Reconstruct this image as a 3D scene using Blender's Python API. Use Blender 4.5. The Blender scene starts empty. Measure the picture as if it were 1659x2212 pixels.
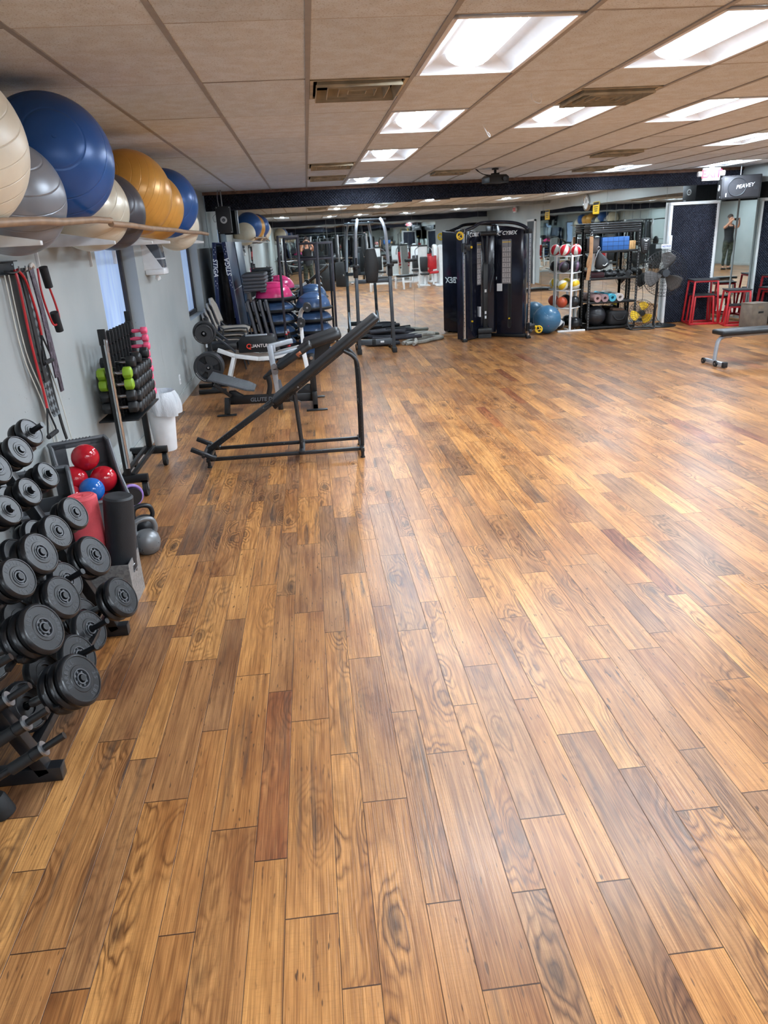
import bpy, bmesh, math, random
from mathutils import Vector, Matrix, Euler
random.seed(7)
S = bpy.context.scene
COL = S.collection
PI = math.pi
def srgb(r, g, b):
    f = lambda c: (c/255/12.92) if c/255 <= .04045 else ((c/255+.055)/1.055)**2.4
    return (f(r), f(g), f(b), 1)

# ---------------------------------------------------------------- camera, world, lights, exposure
HC = 1.81            # lens height
CEIL = 2.685
XL, XR, YB, YF = -1.70, 8.00, 13.85, -6.0
cam_d = bpy.data.cameras.new('camera'); cam = bpy.data.objects.new('camera', cam_d); COL.objects.link(cam)
cam_d.sensor_fit = 'VERTICAL'; cam_d.sensor_height = 36; cam_d.lens = 1572.4*36/2212
cam_d.clip_start = .02
def cam_axes(p, y, r):
    cy, sy = math.cos(y), math.sin(y)
    f = Vector((sy*math.cos(p), cy*math.cos(p), -math.sin(p))); rt = Vector((cy, -sy, 0)); up = rt.cross(f)
    return rt*math.cos(r)+up*math.sin(r), -rt*math.sin(r)+up*math.cos(r), f
_r, _u, _f = cam_axes(.3602, .0813, -.0535)
cam.matrix_world = Matrix(((_r.x, _u.x, -_f.x, 0), (_r.y, _u.y, -_f.y, 0), (_r.z, _u.z, -_f.z, HC), (0, 0, 0, 1)))
S.camera = cam
w = bpy.data.worlds.new('world'); S.world = w; w.use_nodes = True
w.node_tree.nodes['Background'].inputs[0].default_value = (.55, .68, .9, 1)
w.node_tree.nodes['Background'].inputs[1].default_value = .4
S.view_settings.view_transform = 'Standard'; S.view_settings.look = 'None'
S.view_settings.exposure = 0.0; S.view_settings.gamma = 1; S.view_settings.use_curve_mapping = False
S.cycles.max_bounces = 8; S.cycles.glossy_bounces = 5; S.cycles.diffuse_bounces = 4; S.cycles.transmission_bounces = 6
S.cycles.caustics_reflective = True; S.cycles.caustics_refractive = False
S.cycles.sample_clamp_indirect = 6; S.cycles.use_adaptive_sampling = True; S.cycles.adaptive_threshold = .035; S.cycles.adaptive_min_samples = 16
LAMP = 195.0          # emission strength of the troffer lenses, straight down

# ---------------------------------------------------------------- node helpers and materials
class NT:
    def __init__(s, name):
        s.m = bpy.data.materials.new(name); s.m.use_nodes = True
        s.t = s.m.node_tree; s.b = s.t.nodes['Principled BSDF']; s.out = s.t.nodes['Material Output']
    def n(s, kind, **kw):
        nd = s.t.nodes.new('ShaderNode'+kind)
        for k, v in kw.items(): setattr(nd, k, v)
        return nd
    def set(s, sock, v):
        if isinstance(v, bpy.types.NodeSocket): s.t.links.new(v, sock)
        elif v is not None: sock.default_value = v
        return s
    def math(s, op, a, b=None, c=None, clamp=False):
        nd = s.n('Math', operation=op, use_clamp=clamp)
        s.set(nd.inputs[0], a); s.set(nd.inputs[1], b); s.set(nd.inputs[2], c)
        return nd.outputs[0]
    def vmul(s, v, xyz):
        nd = s.n('VectorMath', operation='MULTIPLY'); s.set(nd.inputs[0], v); s.set(nd.inputs[1], xyz); return nd.outputs[0]
    def noise(s, vec, scale=1, detail=2, rough=.5, dist=0):
        nd = s.n('TexNoise'); s.set(nd.inputs['Vector'], vec); nd.inputs['Scale'].default_value = scale
        nd.inputs['Detail'].default_value = detail; nd.inputs['Roughness'].default_value = rough; nd.inputs['Distortion'].default_value = dist
        return nd.outputs[0]
    def ramp(s, fac, stops, interp='LINEAR'):
        nd = s.n('ValToRGB'); s.set(nd.inputs[0], fac); cr = nd.color_ramp; cr.interpolation = interp
        while len(cr.elements) < len(stops): cr.elements.new(.5)
        for e, (p, c) in zip(cr.elements, stops):
            e.position = p; e.color = c if len(c) == 4 else (*c, 1)
        return nd.outputs[0]
    def mapr(s, v, a, b, c, d):
        nd = s.n('MapRange'); s.set(nd.inputs[0], v)
        for i, x in enumerate((a, b, c, d)): s.set(nd.inputs[1+i], x)
        return nd.outputs[0]
    def mix(s, fac, a, b, mode='MIX'):
        nd = s.n('Mix', data_type='RGBA', blend_type=mode); s.set(nd.inputs[0], fac); s.set(nd.inputs[6], a); s.set(nd.inputs[7], b)
        return nd.outputs[2]
    def bump(s, h, strength=.3, dist=.01):
        nd = s.n('Bump'); nd.inputs['Strength'].default_value = strength; nd.inputs['Distance'].default_value = dist
        s.set(nd.inputs['Height'], h); s.set(s.b.inputs['Normal'], nd.outputs[0])
    def obj(s): return s.n('TexCoord').outputs['Object']

def M(name, col, rough=.5, metal=0, var=.12, scale=14, bump=0, bscale=120, coat=0, spec=None, emit=None, es=0, alpha=None, trans=0):
    """plain procedural surface: base colour with a soft noise variation and optional fine bump"""
    q = NT(name); c = srgb(*col); o = q.obj()
    if var:
        dk = tuple(x*(1-var) for x in c[:3])+(1,); lt = tuple(min(1, x*(1+var)) for x in c[:3])+(1,)
        q.set(q.b.inputs['Base Color'], q.ramp(q.noise(o, scale, 3), [(.3, dk), (.7, lt)]))
    else: q.b.inputs['Base Color'].default_value = c
    q.b.inputs['Roughness'].default_value = rough; q.b.inputs['Metallic'].default_value = metal
    if bump: q.bump(q.noise(o, bscale, 2), bump, .004)
    if coat: q.b.inputs['Coat Weight'].default_value = coat
    if spec is not None: q.b.inputs['Specular IOR Level'].default_value = spec
    if emit: q.b.inputs['Emission Color'].default_value = srgb(*emit); q.b.inputs['Emission Strength'].default_value = es
    if trans: q.b.inputs['Transmission Weight'].default_value = trans
    if alpha is not None: q.b.inputs['Alpha'].default_value = alpha
    return q.m

def worn(name, col, chip, rough=.4, metal=0, amt=.68, scale=30):
    """painted metal with chips of another colour"""
    q = NT(name); o = q.obj()
    f = q.math('GREATER_THAN', q.noise(o, scale, 4, .65), amt)
    q.set(q.b.inputs['Base Color'], q.mix(f, srgb(*col), srgb(*chip)))
    q.b.inputs['Roughness'].default_value = rough; q.b.inputs['Metallic'].default_value = metal
    return q.m

# ---------------------------------------------------------------- mesh helpers
def rotto(d):
    """matrix turning +Z onto direction d"""
    return Vector((0, 0, 1)).rotation_difference(Vector(d).normalized()).to_matrix().to_4x4()
def T(x=0, y=0, z=0): return Matrix.Translation((x, y, z))
def R(ax, deg): return Matrix.Rotation(math.radians(deg), 4, ax)

class MB:
    def __init__(s): s.b = bmesh.new()
    def _tf(s, vs, m):
        if m is not None: bmesh.ops.transform(s.b, matrix=m, verts=vs)
    def box(s, c, size, m=None, bev=0, seg=2):
        t = bmesh.new(); bmesh.ops.create_cube(t, size=1); bmesh.ops.scale(t, vec=size, verts=t.verts)
        if bev:
            bmesh.ops.bevel(t, geom=t.edges[:], offset=min(bev, min(size)*.49), segments=seg, affect='EDGES', profile=.5)
        bmesh.ops.translate(t, vec=c, verts=t.verts)
        return s._merge(t, m)
    def _merge(s, t, m=None):
        if m is not None: bmesh.ops.transform(t, matrix=m, verts=t.verts)
        vm = {}
        for v in t.verts: vm[v] = s.b.verts.new(v.co)
        for f in t.faces:
            try:
                nf = s.b.faces.new([vm[v] for v in f.verts]); nf.material_index = f.material_index
            except ValueError: pass
        t.free(); return s
    def cyl(s, a, b, r, r2=None, seg=16, caps=True):
        a, b = Vector(a), Vector(b); d = b-a
        t = bmesh.new(); bmesh.ops.create_cone(t, cap_ends=caps, segments=seg, radius1=r, radius2=r if r2 is None else r2, depth=d.length)
        return s._merge(t, Matrix.Translation((a+b)/2) @ rotto(d))
    def bar(s, a, b, w, h, bev=.003, roll=0, up=(0, 0, 1)):
        """rectangular tube from a to b: w across, h in the 'up' direction"""
        a, b = Vector(a), Vector(b); z = (b-a).normalized(); u = Vector(up)
        if abs(z.dot(u)) > .98: u = Vector((0, 1, 0))
        x = u.cross(z).normalized(); y = z.cross(x)
        m = Matrix(((x.x, y.x, z.x, 0), (x.y, y.y, z.y, 0), (x.z, y.z, z.z, 0), (0, 0, 0, 1)))
        return s.box((0, 0, 0), (w, h, (b-a).length), Matrix.Translation((a+b)/2) @ m, bev)
    def sph(s, c, r, u=24, v=16, sc=(1, 1, 1), m=None):
        t = bmesh.new(); bmesh.ops.create_uvsphere(t, u_segments=u, v_segments=v, radius=r)
        bmesh.ops.scale(t, vec=sc, verts=t.verts); bmesh.ops.translate(t, vec=c, verts=t.verts)
        return s._merge(t, m)
    def tube(s, pts, r, seg=8, closed=False, rs=None, flat=None):
        """swept round tube through pts; rs = radius per point; flat=(a,b) elliptical section"""
        P = [Vector(p) for p in pts]; n = len(P); rings = []; prev = None
        for i, p in enumerate(P):
            if closed: t = (P[(i+1) % n]-P[i-1]).normalized()
            else: t = (P[min(i+1, n-1)]-P[max(i-1, 0)]).normalized()
            if prev is None:
                x = t.orthogonal().normalized()
                if flat: x = (Vector((0, 0, 1)).cross(t)).normalized() if abs(t.z) < .95 else Vector((1, 0, 0))
            else:
                x = (prev-t*prev.dot(t)); x = x.normalized() if x.length > 1e-6 else t.orthogonal().normalized()
            prev = x; y = t.cross(x); rr = rs[i] if rs else r
            a, b = (flat if flat else (rr, rr))
            rings.append([s.b.verts.new(p+x*math.cos(2*PI*k/seg)*a+y*math.sin(2*PI*k/seg)*b) for k in range(seg)])
        m = n if closed else n-1
        for i in range(m):
            A, B = rings[i], rings[(i+1) % n]
            for k in range(seg): s.b.faces.new((A[k], A[(k+1) % seg], B[(k+1) % seg], B[k]))
        if not closed:
            s.b.faces.new(rings[0][::-1]); s.b.faces.new(rings[-1])
        return s
    def lathe(s, prof, m=None, seg=32, cap=True):
        """profile [(r,z)...] turned about Z"""
        t = bmesh.new(); rings = []
        for r, z in prof:
            if r < 1e-5: rings.append([t.verts.new((0, 0, z))])
            else: rings.append([t.verts.new((r*math.cos(2*PI*k/seg), r*math.sin(2*PI*k/seg), z)) for k in range(seg)])
        for A, B in zip(rings, rings[1:]):
            for k in range(seg):
                a, b = A[k % len(A)], A[(k+1) % len(A)]; c, d = B[(k+1) % len(B)], B[k % len(B)]
                vs = []
                for v in (a, b, c, d):
                    if v not in vs: vs.append(v)
                if len(vs) > 2: t.faces.new(vs)
        if cap:
            if len(rings[0]) > 1: t.faces.new(rings[0][::-1])
            if len(rings[-1]) > 1: t.faces.new(rings[-1])
        return s._merge(t, m)
    def prism(s, poly, h, m=None, bev=0):
        """polygon in XY extruded from z=0 to z=h"""
        t = bmesh.new(); a = [t.verts.new((x, y, 0)) for x, y in poly]; f = t.faces.new(a)
        g = bmesh.ops.extrude_face_region(t, geom=[f]); vs = [v for v in g['geom'] if isinstance(v, bmesh.types.BMVert)]
        bmesh.ops.translate(t, vec=(0, 0, h), verts=vs)
        bmesh.ops.recalc_face_normals(t, faces=t.faces)
        if bev: bmesh.ops.bevel(t, geom=t.edges[:], offset=bev, segments=2, affect='EDGES', profile=.5)
        return s._merge(t, m)
    def torus(s, c, R_, r, axis=(0, 0, 1), seg=32, k=8, arc=2*PI, a0=0):
        m = Matrix.Translation(Vector(c)) @ rotto(axis)
        full = abs(arc-2*PI) < 1e-6; n = seg if full else seg+1
        return s.tube([m @ Vector((R_*math.cos(a0+arc*i/seg), R_*math.sin(a0+arc*i/seg), 0)) for i in range(n)], r, k, closed=full)
    def quad(s, *p): s.b.faces.new([s.b.verts.new(x) for x in p]); return s
    def grid(s, fn, nu, nv, closed_u=False):
        V = [[s.b.verts.new(fn(i/nu, j/nv)) for j in range(nv+1)] for i in range(nu+(0 if closed_u else 1))]
        n = len(V)
        for i in range(nu):
            for j in range(nv): s.b.faces.new((V[i][j], V[(i+1) % n][j], V[(i+1) % n][j+1], V[i][j+1]))
        return s
    def build(s, name, mat, parent=None, loc=None, angle=35, flip=False, recalc=True):
        me = bpy.data.meshes.new(name)
        if recalc: bmesh.ops.recalc_face_normals(s.b, faces=s.b.faces)
        if flip: bmesh.ops.reverse_faces(s.b, faces=s.b.faces)
        s.b.to_mesh(me); s.b.free()
        for m in (mat if isinstance(mat, (list, tuple)) else [mat]): me.materials.append(m)
        me.polygons.foreach_set('use_smooth', [True]*len(me.polygons))
        me.set_sharp_from_angle(angle=math.radians(angle))
        o = bpy.data.objects.new(name, me); COL.objects.link(o)
        if parent is not None: o.parent = parent
        if loc is not None: o.location = loc
        return o

def tag(o, label, cat, group=None):
    o['label'] = label; o['category'] = cat
    if group: o['group'] = group
    return o
def thing(name, label, cat, loc=(0, 0, 0), rz=0, group=None):
    o = bpy.data.objects.new(name, None); COL.objects.link(o); o.empty_display_size = .1
    o.location = loc; o.rotation_euler = (0, 0, math.radians(rz))
    return tag(o, label, cat, group)
def structure(o): o['kind'] = 'structure'; return o
def stuff(o): o['kind'] = 'stuff'; return o
def dup(root, loc=None, rz=None, label=None, group=None, mats=None):
    """a copy of a thing with copies of its parts and sub-parts"""
    def cp(o, par):
        c = o.copy(); COL.objects.link(c)
        if par is not None: c.parent = par
        if mats and c.type == 'MESH' and c.data.materials and c.data.materials[0].name in mats:
            c.data = c.data.copy(); c.data.materials[0] = mats[c.data.materials[0].name]
        for ch in [x for x in COL.objects if x.parent is o and x is not c]: cp(ch, c)
        return c
    r = cp(root, None)
    if loc is not None: r.location = loc
    if rz is not None: r.rotation_euler = (0, 0, math.radians(rz))
    if label: r['label'] = label
    if group: r['group'] = group
    return r
def text(name, s, size, mat, parent, m, depth=.001, shear=0, bold=0, align='CENTER', space=1):
    """writing as a thin raised mesh; text lies in the XY plane of matrix m"""
    cu = bpy.data.curves.new(name, 'FONT'); cu.body = s; cu.size = size; cu.extrude = depth; cu.align_x = align; cu.align_y = 'CENTER'
    cu.shear = shear; cu.offset = bold; cu.space_character = space; cu.resolution_u = 3
    o = bpy.data.objects.new(name, cu); COL.objects.link(o)
    me = bpy.data.meshes.new_from_object(o); bpy.data.objects.remove(o); bpy.data.curves.remove(cu)
    me.transform(m); me.materials.clear(); me.materials.append(mat); me.name = name
    ob = bpy.data.objects.new(name, me); COL.objects.link(ob)
    if parent is not None: ob.parent = parent
    return ob
def frame_m(o, x, y):
    """matrix with origin o, x axis x, y axis y"""
    x = Vector(x).normalized(); y = Vector(y); y = (y-x*x.dot(y)).normalized(); z = x.cross(y); o = Vector(o)
    return Matrix(((x.x, y.x, z.x, o.x), (x.y, y.y, z.y, o.y), (x.z, y.z, z.z, o.z), (0, 0, 0, 1)))
def bez(pts, n=8):
    """smooth Catmull-Rom path through points"""
    P = [Vector(p) for p in pts]; out = []
    for i in range(len(P)-1):
        a, b, c, d = P[max(i-1, 0)], P[i], P[i+1], P[min(i+2, len(P)-1)]
        for k in range(n):
            t = k/n
            out.append(.5*((2*b)+(c-a)*t+(2*a-5*b+4*c-d)*t*t+(3*b-a-3*c+d)*t**3))
    return out+[P[-1]]

BLACK = M('black_painted_metal', (18, 19, 21), .42, 0, .2)
DARK = M('dark_grey_metal', (52, 55, 60), .42, .3, .12)
RUBBER = M('black_rubber', (22, 23, 25), .62, 0, .15, bump=.1)
VINYL = M('black_vinyl', (25, 26, 28), .46, 0, .15, bump=.15, bscale=160)
CHROME = M('chrome', (200, 202, 205), .18, 1, .05)
STEEL = M('brushed_steel', (150, 152, 156), .36, .9, .12)
SILVER = M('silver_paint', (165, 170, 176), .38, .35, .08)
WHITE = M('white_paint', (225, 226, 226), .4, 0, .05)
PLASTIC_W = M('white_plastic', (228, 230, 232), .38, 0, .04)
YELLOW = M('yellow_plastic', (232, 190, 28), .45, 0, .08)
RED = M('red_powder_coat', (178, 24, 34), .38, 0, .15)
LETTER_W = M('white_lettering', (225, 228, 230), .5, 0, 0)
LETTER_G = M('grey_lettering', (95, 98, 104), .5, 0, 0)
BLUE_B = M('blue_rubber', (46, 74, 122), .38, 0, .1)

# ================================================================ SETTING
# ---------------------------------------------------------------- floor: planks laid along Y, wide (0.152) and narrow (0.102) alternating
JOINTS = {}  # seam x -> measured end-joint y, wide at .036+.254k, narrow at .188+.254k
for x, y in [(-1.08, 1.86), (-1.211, 2.104), (-.979, 1.563), (-.827, 1.432), (-.72, 2.11), (-.571, 1.563), (-.47, 1.94), (-.317, 1.79), (-.218, 1.567), (-.064, 1.338),
             (.04, 2.911), (.19, 1.56), (.29, 1.285), (.443, 1.562), (.543, 1.837), (.695, 1.561), (.798, 1.315), (.95, 2.015), (1.05, 1.794), (1.204, 2.077),
             (1.307, 1.84), (1.563, 1.55), (1.717, 2.31), (1.82, 2.16), (1.975, 2.06), (2.08, 2.47), (2.331, 2.46)]: JOINTS[x] = y
def joint_of(x):
    for k, v in JOINTS.items():
        if abs(k-x) < .03: return v
    return random.random()*.9185
me = bpy.data.meshes.new('floor'); vs, fs, uv, att = [], [], [], []
L = .9185; k = -9
FX1 = 9.0
while True:
    for off, wd in ((.036, .152), (.188, .102)):
        x0 = off+.254*k
        if x0 > FX1: break
        j = joint_of(x0); y = j-L*math.ceil((j-YF)/L)
        x1 = x0+wd
        while y < YB+.2:
            y1 = y+L; n = len(vs)
            vs += [(x0, y, 0), (x1, y, 0), (x1, y1, 0), (x0, y1, 0)]; fs.append((n, n+1, n+2, n+3))
            uv += [(0, 0), (wd, 0), (wd, L), (0, L)]
            att.append((random.random(), random.random(), random.random(), wd)); y = y1
    k += 1
    if .036+.254*k > FX1: break
me.from_pydata(vs, [], fs)
ul = me.uv_layers.new(name='plank')
for i, q_ in enumerate(uv): ul.data[i].uv = q_
for nm, ix in (('r1', 0), ('r2', 1), ('r3', 2), ('pw', 3)):
    a = me.attributes.new(nm, 'FLOAT', 'FACE')
    a.data.foreach_set('value', [t[ix] for t in att])
q = NT('laminate_planks')
A = lambda n: q.n('Attribute', attribute_name=n).outputs['Fac']
r1, r2, r3, pw = A('r1'), A('r2'), A('r3'), A('pw')
uvn = q.n('UVMap', uv_map='plank').outputs[0]
sx = q.n('SeparateXYZ'); q.set(sx.inputs[0], uvn); u, v = sx.outputs[0], sx.outputs[1]
cx = q.n('CombineXYZ'); q.set(cx.inputs[0], u); q.set(cx.inputs[1], v); q.set(cx.inputs[2], q.math('MULTIPLY', r3, 37.0)); P0 = cx.outputs[0]
# figure: rings that run along the plank and close into eyes round scattered knots
kn = q.n('TexVoronoi', feature='F1', distance='EUCLIDEAN'); q.set(kn.inputs['Vector'], q.vmul(P0, (7.5, 2.6, 1))); kn.inputs['Scale'].default_value = 1; kn.inputs['Randomness'].default_value = 1
kd = q.math('ADD', kn.outputs['Distance'], q.math('MULTIPLY', q.math('SUBTRACT', q.noise(q.vmul(P0, (26, 8, 1)), 1, 2), .5), .22))
eye = q.math('POWER', q.math('MAXIMUM', q.math('SUBTRACT', 1.0, q.math('MULTIPLY', kd, 1.75)), 0.0), 1.3)
warp = q.noise(q.vmul(P0, (8.5, 1.7, 1)), 1, 2, .5, .3)
ph = q.math('ADD', q.math('ADD', q.math('MULTIPLY', warp, 17.0), q.math('MULTIPLY', eye, 9.0)), q.math('MULTIPLY', u, 38.0))
fig = q.math('PINGPONG', ph, 1.0)
fine = q.noise(q.vmul(P0, (330, 4.2, 1)), 1, 3, .65)
fine2 = q.noise(q.vmul(P0, (170, 2.4, 3)), 1, 2, .6, .25)
mid = q.noise(q.vmul(P0, (46, 1.6, 1)), 1, 4, .6, .35)
tone = q.noise(q.vmul(P0, (7, 1.5, 1)), 1, 3, .55)
streak = q.ramp(q.noise(q.vmul(P0, (22, 1.25, 1)), 1, 4, .62, .5), [(.54, (0, 0, 0)), (.68, (1, 1, 1))])
fleck = q.ramp(q.noise(q.vmul(P0, (95, 17, 1)), 1, 1), [(.69, (0, 0, 0)), (.75, (1, 1, 1))])
cross = q.ramp(q.noise(q.vmul(P0, (30, 260, 1)), 1, 2, .5), [(.5, (0, 0, 0)), (.7, (1, 1, 1))])
base = q.ramp(r1, [(0, srgb(140, 102, 72)), (.18, srgb(154, 110, 74)), (.38, srgb(168, 117, 72)), (.62, srgb(180, 124, 72)), (.84, srgb(191, 134, 77)), (.975, srgb(202, 147, 88)), (.985, srgb(140, 80, 50)), (1, srgb(144, 82, 52))])
figamt = q.math('MULTIPLY', q.mapr(r2, .3, .75, .15, 1.0), q.mapr(q.math('ADD', eye, q.math('MULTIPLY', warp, .6)), .25, .6, .35, 1.0), clamp=True)
dark = q.mix(1.0, base, srgb(118, 100, 88), 'MULTIPLY')
c1 = q.mix(q.mapr(tone, .42, .68, .0, .7), base, q.mix(1.0, base, srgb(188, 168, 154), 'MULTIPLY'))
c1 = q.mix(q.mapr(tone, .62, .36, .0, .35), c1, q.mix(.6, base, srgb(206, 150, 84)))
c1 = q.mix(q.math('MULTIPLY', q.ramp(fig, [(.0, (1, 1, 1)), (.28, (.55, .55, .55)), (.7, (0, 0, 0))]), q.math('MULTIPLY', figamt, .9)), c1, dark)
c1 = q.mix(q.math('MULTIPLY', q.mapr(eye, .45, .85, 0, .85), q.mapr(r2, .3, .6, 0, 1)), c1, srgb(78, 56, 40))
c1 = q.mix(q.mapr(mid, .45, .68, 0, .6), c1, q.mix(1.0, base, srgb(160, 142, 132), 'MULTIPLY'))
c1 = q.mix(q.mapr(fine2, .48, .62, 0, .34), c1, q.mix(1.0, c1, srgb(168, 150, 140), 'MULTIPLY'))
c1 = q.mix(q.mapr(fine, .47, .60, 0, .46), c1, q.mix(1.0, c1, srgb(160, 142, 132), 'MULTIPLY'))
c1 = q.mix(q.mapr(fine, .42, .30, 0, .22), c1, srgb(216, 168, 108))
c1 = q.mix(q.math('MULTIPLY', q.math('MULTIPLY', cross, .16), q.mapr(tone, .4, .6, 1, 0)), c1, srgb(96, 66, 42))
c1 = q.mix(q.math('MULTIPLY', streak, q.mapr(r3, .25, 1, .0, .9)), c1, srgb(62, 50, 44))
c1 = q.mix(q.math('MULTIPLY', fleck, q.mapr(r2, .7, .1, .15, .85)), c1, srgb(52, 34, 24))
# seams
eu = q.math('MINIMUM', u, q.math('SUBTRACT', pw, u)); ev = q.math('MINIMUM', v, q.math('SUBTRACT', L, v))
su = q.mapr(eu, .0005, .0016, .8, 0); sv = q.mapr(ev, .0011, .0024, .95, 0)
seam = q.math('MAXIMUM', su, sv)
c1 = q.mix(seam, c1, srgb(48, 28, 18))
q.set(q.b.inputs['Base Color'], c1)
scr = q.noise(q.n('TexCoord').outputs['Object'], 1.1, 4, .6)
q.set(q.b.inputs['Roughness'], q.math('ADD', q.mapr(scr, .3, .7, .23, .34), q.math('MULTIPLY', fine, .1)))
q.b.inputs["Specular IOR Level"].default_value = .42
h = q.math('SUBTRACT', q.math('MULTIPLY', fine, .35), q.math('MULTIPLY', seam, 1.6))
h = q.math('SUBTRACT', h, q.math('MULTIPLY', fine2, .5))
q.bump(h, .6, .002)
me.materials.append(q.m)
fl = bpy.data.objects.new('floor', me); COL.objects.link(fl); structure(fl)

# ---------------------------------------------------------------- ceiling: 2 x 4 ft lay-in tiles, real T bars, openings for lamps and vents
CX0, CY0, TW, TL = .084, 3.604, .61, 1.22
LIGHTS = [(1, 0), (3, 0), (1, 2), (3, 2), (5, 2), (1, 4), (1, 7), (8, 4), (8, 7), (11, 7),
          (5, -3), (1, -3), (3, -3), (8, -2), (1, -6), (3, -6), (6, -6), (9, -5), (11, 2), (11, 4), (-2, -5), (9, 1)]
VENTS = [(0, 1, 0), (3, 1, 1), (0, 5, 0), (0, 6, 1), (3, 6, 1), (6, 5, 0), (7, 7, 0), (4, -5, 0)]   # column, row, half
lset = set(LIGHTS); vset = {(a, b): c for a, b, c in VENTS}
q = NT('ceiling_tile')
oc = q.obj(); uvn = q.n('UVMap', uv_map='tile').outputs[0]
sx = q.n('SeparateXYZ'); q.set(sx.inputs[0], uvn); u, v = sx.outputs[0], sx.outputs[1]
r1 = q.n('Attribute', attribute_name='r1').outputs['Fac']
basec = q.ramp(r1, [(0, srgb(218, 229, 239)), (.5, srgb(224, 234, 243)), (1, srgb(230, 239, 247))])
blot = q.ramp(q.noise(oc, 9, 2), [(.35, srgb(244, 240, 236)), (.65, (1, 1, 1))])
basec = q.mix(1.0, basec, blot, 'MULTIPLY')
pit = q.noise(oc, 150, 2, .6)
basec = q.mix(q.mapr(pit, .57, .68, 0, .55), basec, srgb(128, 116, 106))
stain = q.ramp(q.noise(oc, .8, 3), [(.66, (0, 0, 0)), (.72, (1, 1, 1)), (.76, (.25, .25, .25))])
basec = q.mix(q.math('MULTIPLY', stain, .14), basec, srgb(150, 130, 112))
ev = q.math('MINIMUM', v, q.math('SUBTRACT', TL, v)); eu = q.math('MINIMUM', u, q.math('SUBTRACT', TW, u))
wob = q.mapr(q.noise(oc, 3, 2), .35, .65, .004, .013)
gap = q.math('LESS_THAN', v, wob)
basec = q.mix(gap, basec, srgb(52, 42, 36))
basec = q.mix(q.mapr(q.math('SUBTRACT', TL, v), .0, .016, .6, 0), basec, srgb(160, 140, 124))
q.set(q.b.inputs['Base Color'], basec); q.b.inputs['Roughness'].default_value = .85
q.bump(q.math('ADD', pit, q.math('MULTIPLY', gap, -2)), .35, .003)
me = bpy.data.meshes.new('ceiling'); vs, fs, uv, att = [], [], [], []
def cq(x0, x1, y0, y1, oy=0):
    n = len(vs); z = CEIL; d = random.uniform(0, .004)
    vs.extend([(x0, y0, z), (x0, y1, z-d), (x1, y1, z-d), (x1, y0, z)]); fs.append((n, n+1, n+2, n+3))
    uv.extend([(0, oy), (0, oy+y1-y0), (TW, oy+y1-y0), (TW, oy)]); att.append(random.random())
for i in range(-3, 14):
    for j in range(-8, 9):
        if (i, j) in lset: continue
        x0, x1, y0, y1 = CX0+TW*i, CX0+TW*(i+1), CY0+TL*j, CY0+TL*(j+1)
        if (i, j) in vset:
            if vset[(i, j)] == 0: cq(x0, x1, y0+TL/2, y1, .0)
            else: cq(x0, x1, y0, y0+TL/2, 0)
            continue
        cq(x0, x1, y0, y1)
me.from_pydata(vs, [], fs); ul = me.uv_layers.new(name='tile')
for i, q_ in enumerate(uv): ul.data[i].uv = q_
a = me.attributes.new('r1', 'FLOAT', 'FACE'); a.data.foreach_set('value', att)
me.materials.append(q.m)
structure(_o := bpy.data.objects.new('ceiling', me)); COL.objects.link(_o)
TBAR = M('ceiling_grid_metal', (160, 158, 156), .5, .0, .08)
b = MB()
for i in range(-2, 14):
    x = CX0+TW*i
    if x < XR: b.box((x, (YB+YF)/2, CEIL-.003), (.026, YB-YF, .010))
structure(b.build('trim_1', TBAR))
b = MB()
for j in range(-9, 9):
    b.box(((XL+XR)/2, CY0+TL*j-.012, CEIL+.0005), (XR-XL, .014, .004))
structure(b.build('trim_2', TBAR))
# plenum above the tiles so that the openings read dark
PLEN = M('plenum_dark', (60, 55, 50), .9)
structure(MB().quad((XL-.3, YF, CEIL+.35), (XR+.3, YF, CEIL+.35), (XR+.3, YB+.2, CEIL+.35), (XL-.3, YB+.2, CEIL+.35)).build('ceiling_slab', PLEN))

LENS = NT('lamp_lens'); LENS.b.inputs['Emission Color'].default_value = (.80, .93, 1.06, 1); 
_g = LENS.n('SeparateXYZ'); LENS.set(_g.inputs[0], LENS.n('NewGeometry').outputs['True Normal'])
LENS.set(LENS.b.inputs['Emission Strength'], LENS.mapr(LENS.math('ABSOLUTE', _g.outputs[2]), .95, .992, 2.0, LAMP))
LENS.b.inputs['Base Color'].default_value = (.9, .92, .95, 1); LENS = LENS.m
PAN = M('lamp_white_enamel', (236, 240, 244), .45, 0, .02)
def troffer():
    t = thing('ceiling_light', '', 'ceiling light', (0, 0, 0))
    hw, hl = TW/2-.014, TL/2-.014
    b = MB()
    for s_ in (-1, 1):
        b.box((s_*(hw-.012), 0, -.002), (.024, 2*hl, .012), None, .002); b.box((0, s_*(hl-.012), -.002), (2*hw, .024, .012), None, .002)
    b.build('frame', PAN, t)
    b = MB(); o, i_, d = (hw-.02, hl-.02), (hw*.45, hl-.13), .085
    V = [(sx_*o[0], sy*o[1], 0) for sx_, sy in ((-1, -1), (1, -1), (1, 1), (-1, 1))]
    W = [(sx_*i_[0], sy*i_[1], d) for sx_, sy in ((-1, -1), (1, -1), (1, 1), (-1, 1))]
    for k in range(4): b.quad(V[k], V[(k+1) % 4], W[(k+1) % 4], W[k])
    b.quad(*W)
    b.build('reflector', PAN, t, recalc=False)
    # convex lens with rounded ends
    b = MB(); w_, l_ = .135, hl-.045
    def fn(a, c):
        yy = -l_+2*l_*c; e = max(0, (abs(yy)-(l_-.09))/.09); s2 = math.sqrt(max(0, 1-e*e))
        an = PI*a
        return (w_*math.cos(an)*(.45+.55*s2), yy, d-.005-.075*math.sin(an)*s2)
    b.grid(fn, 10, 24)
    b.build('lens', LENS, t, angle=80, recalc=False)
    return t
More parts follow.
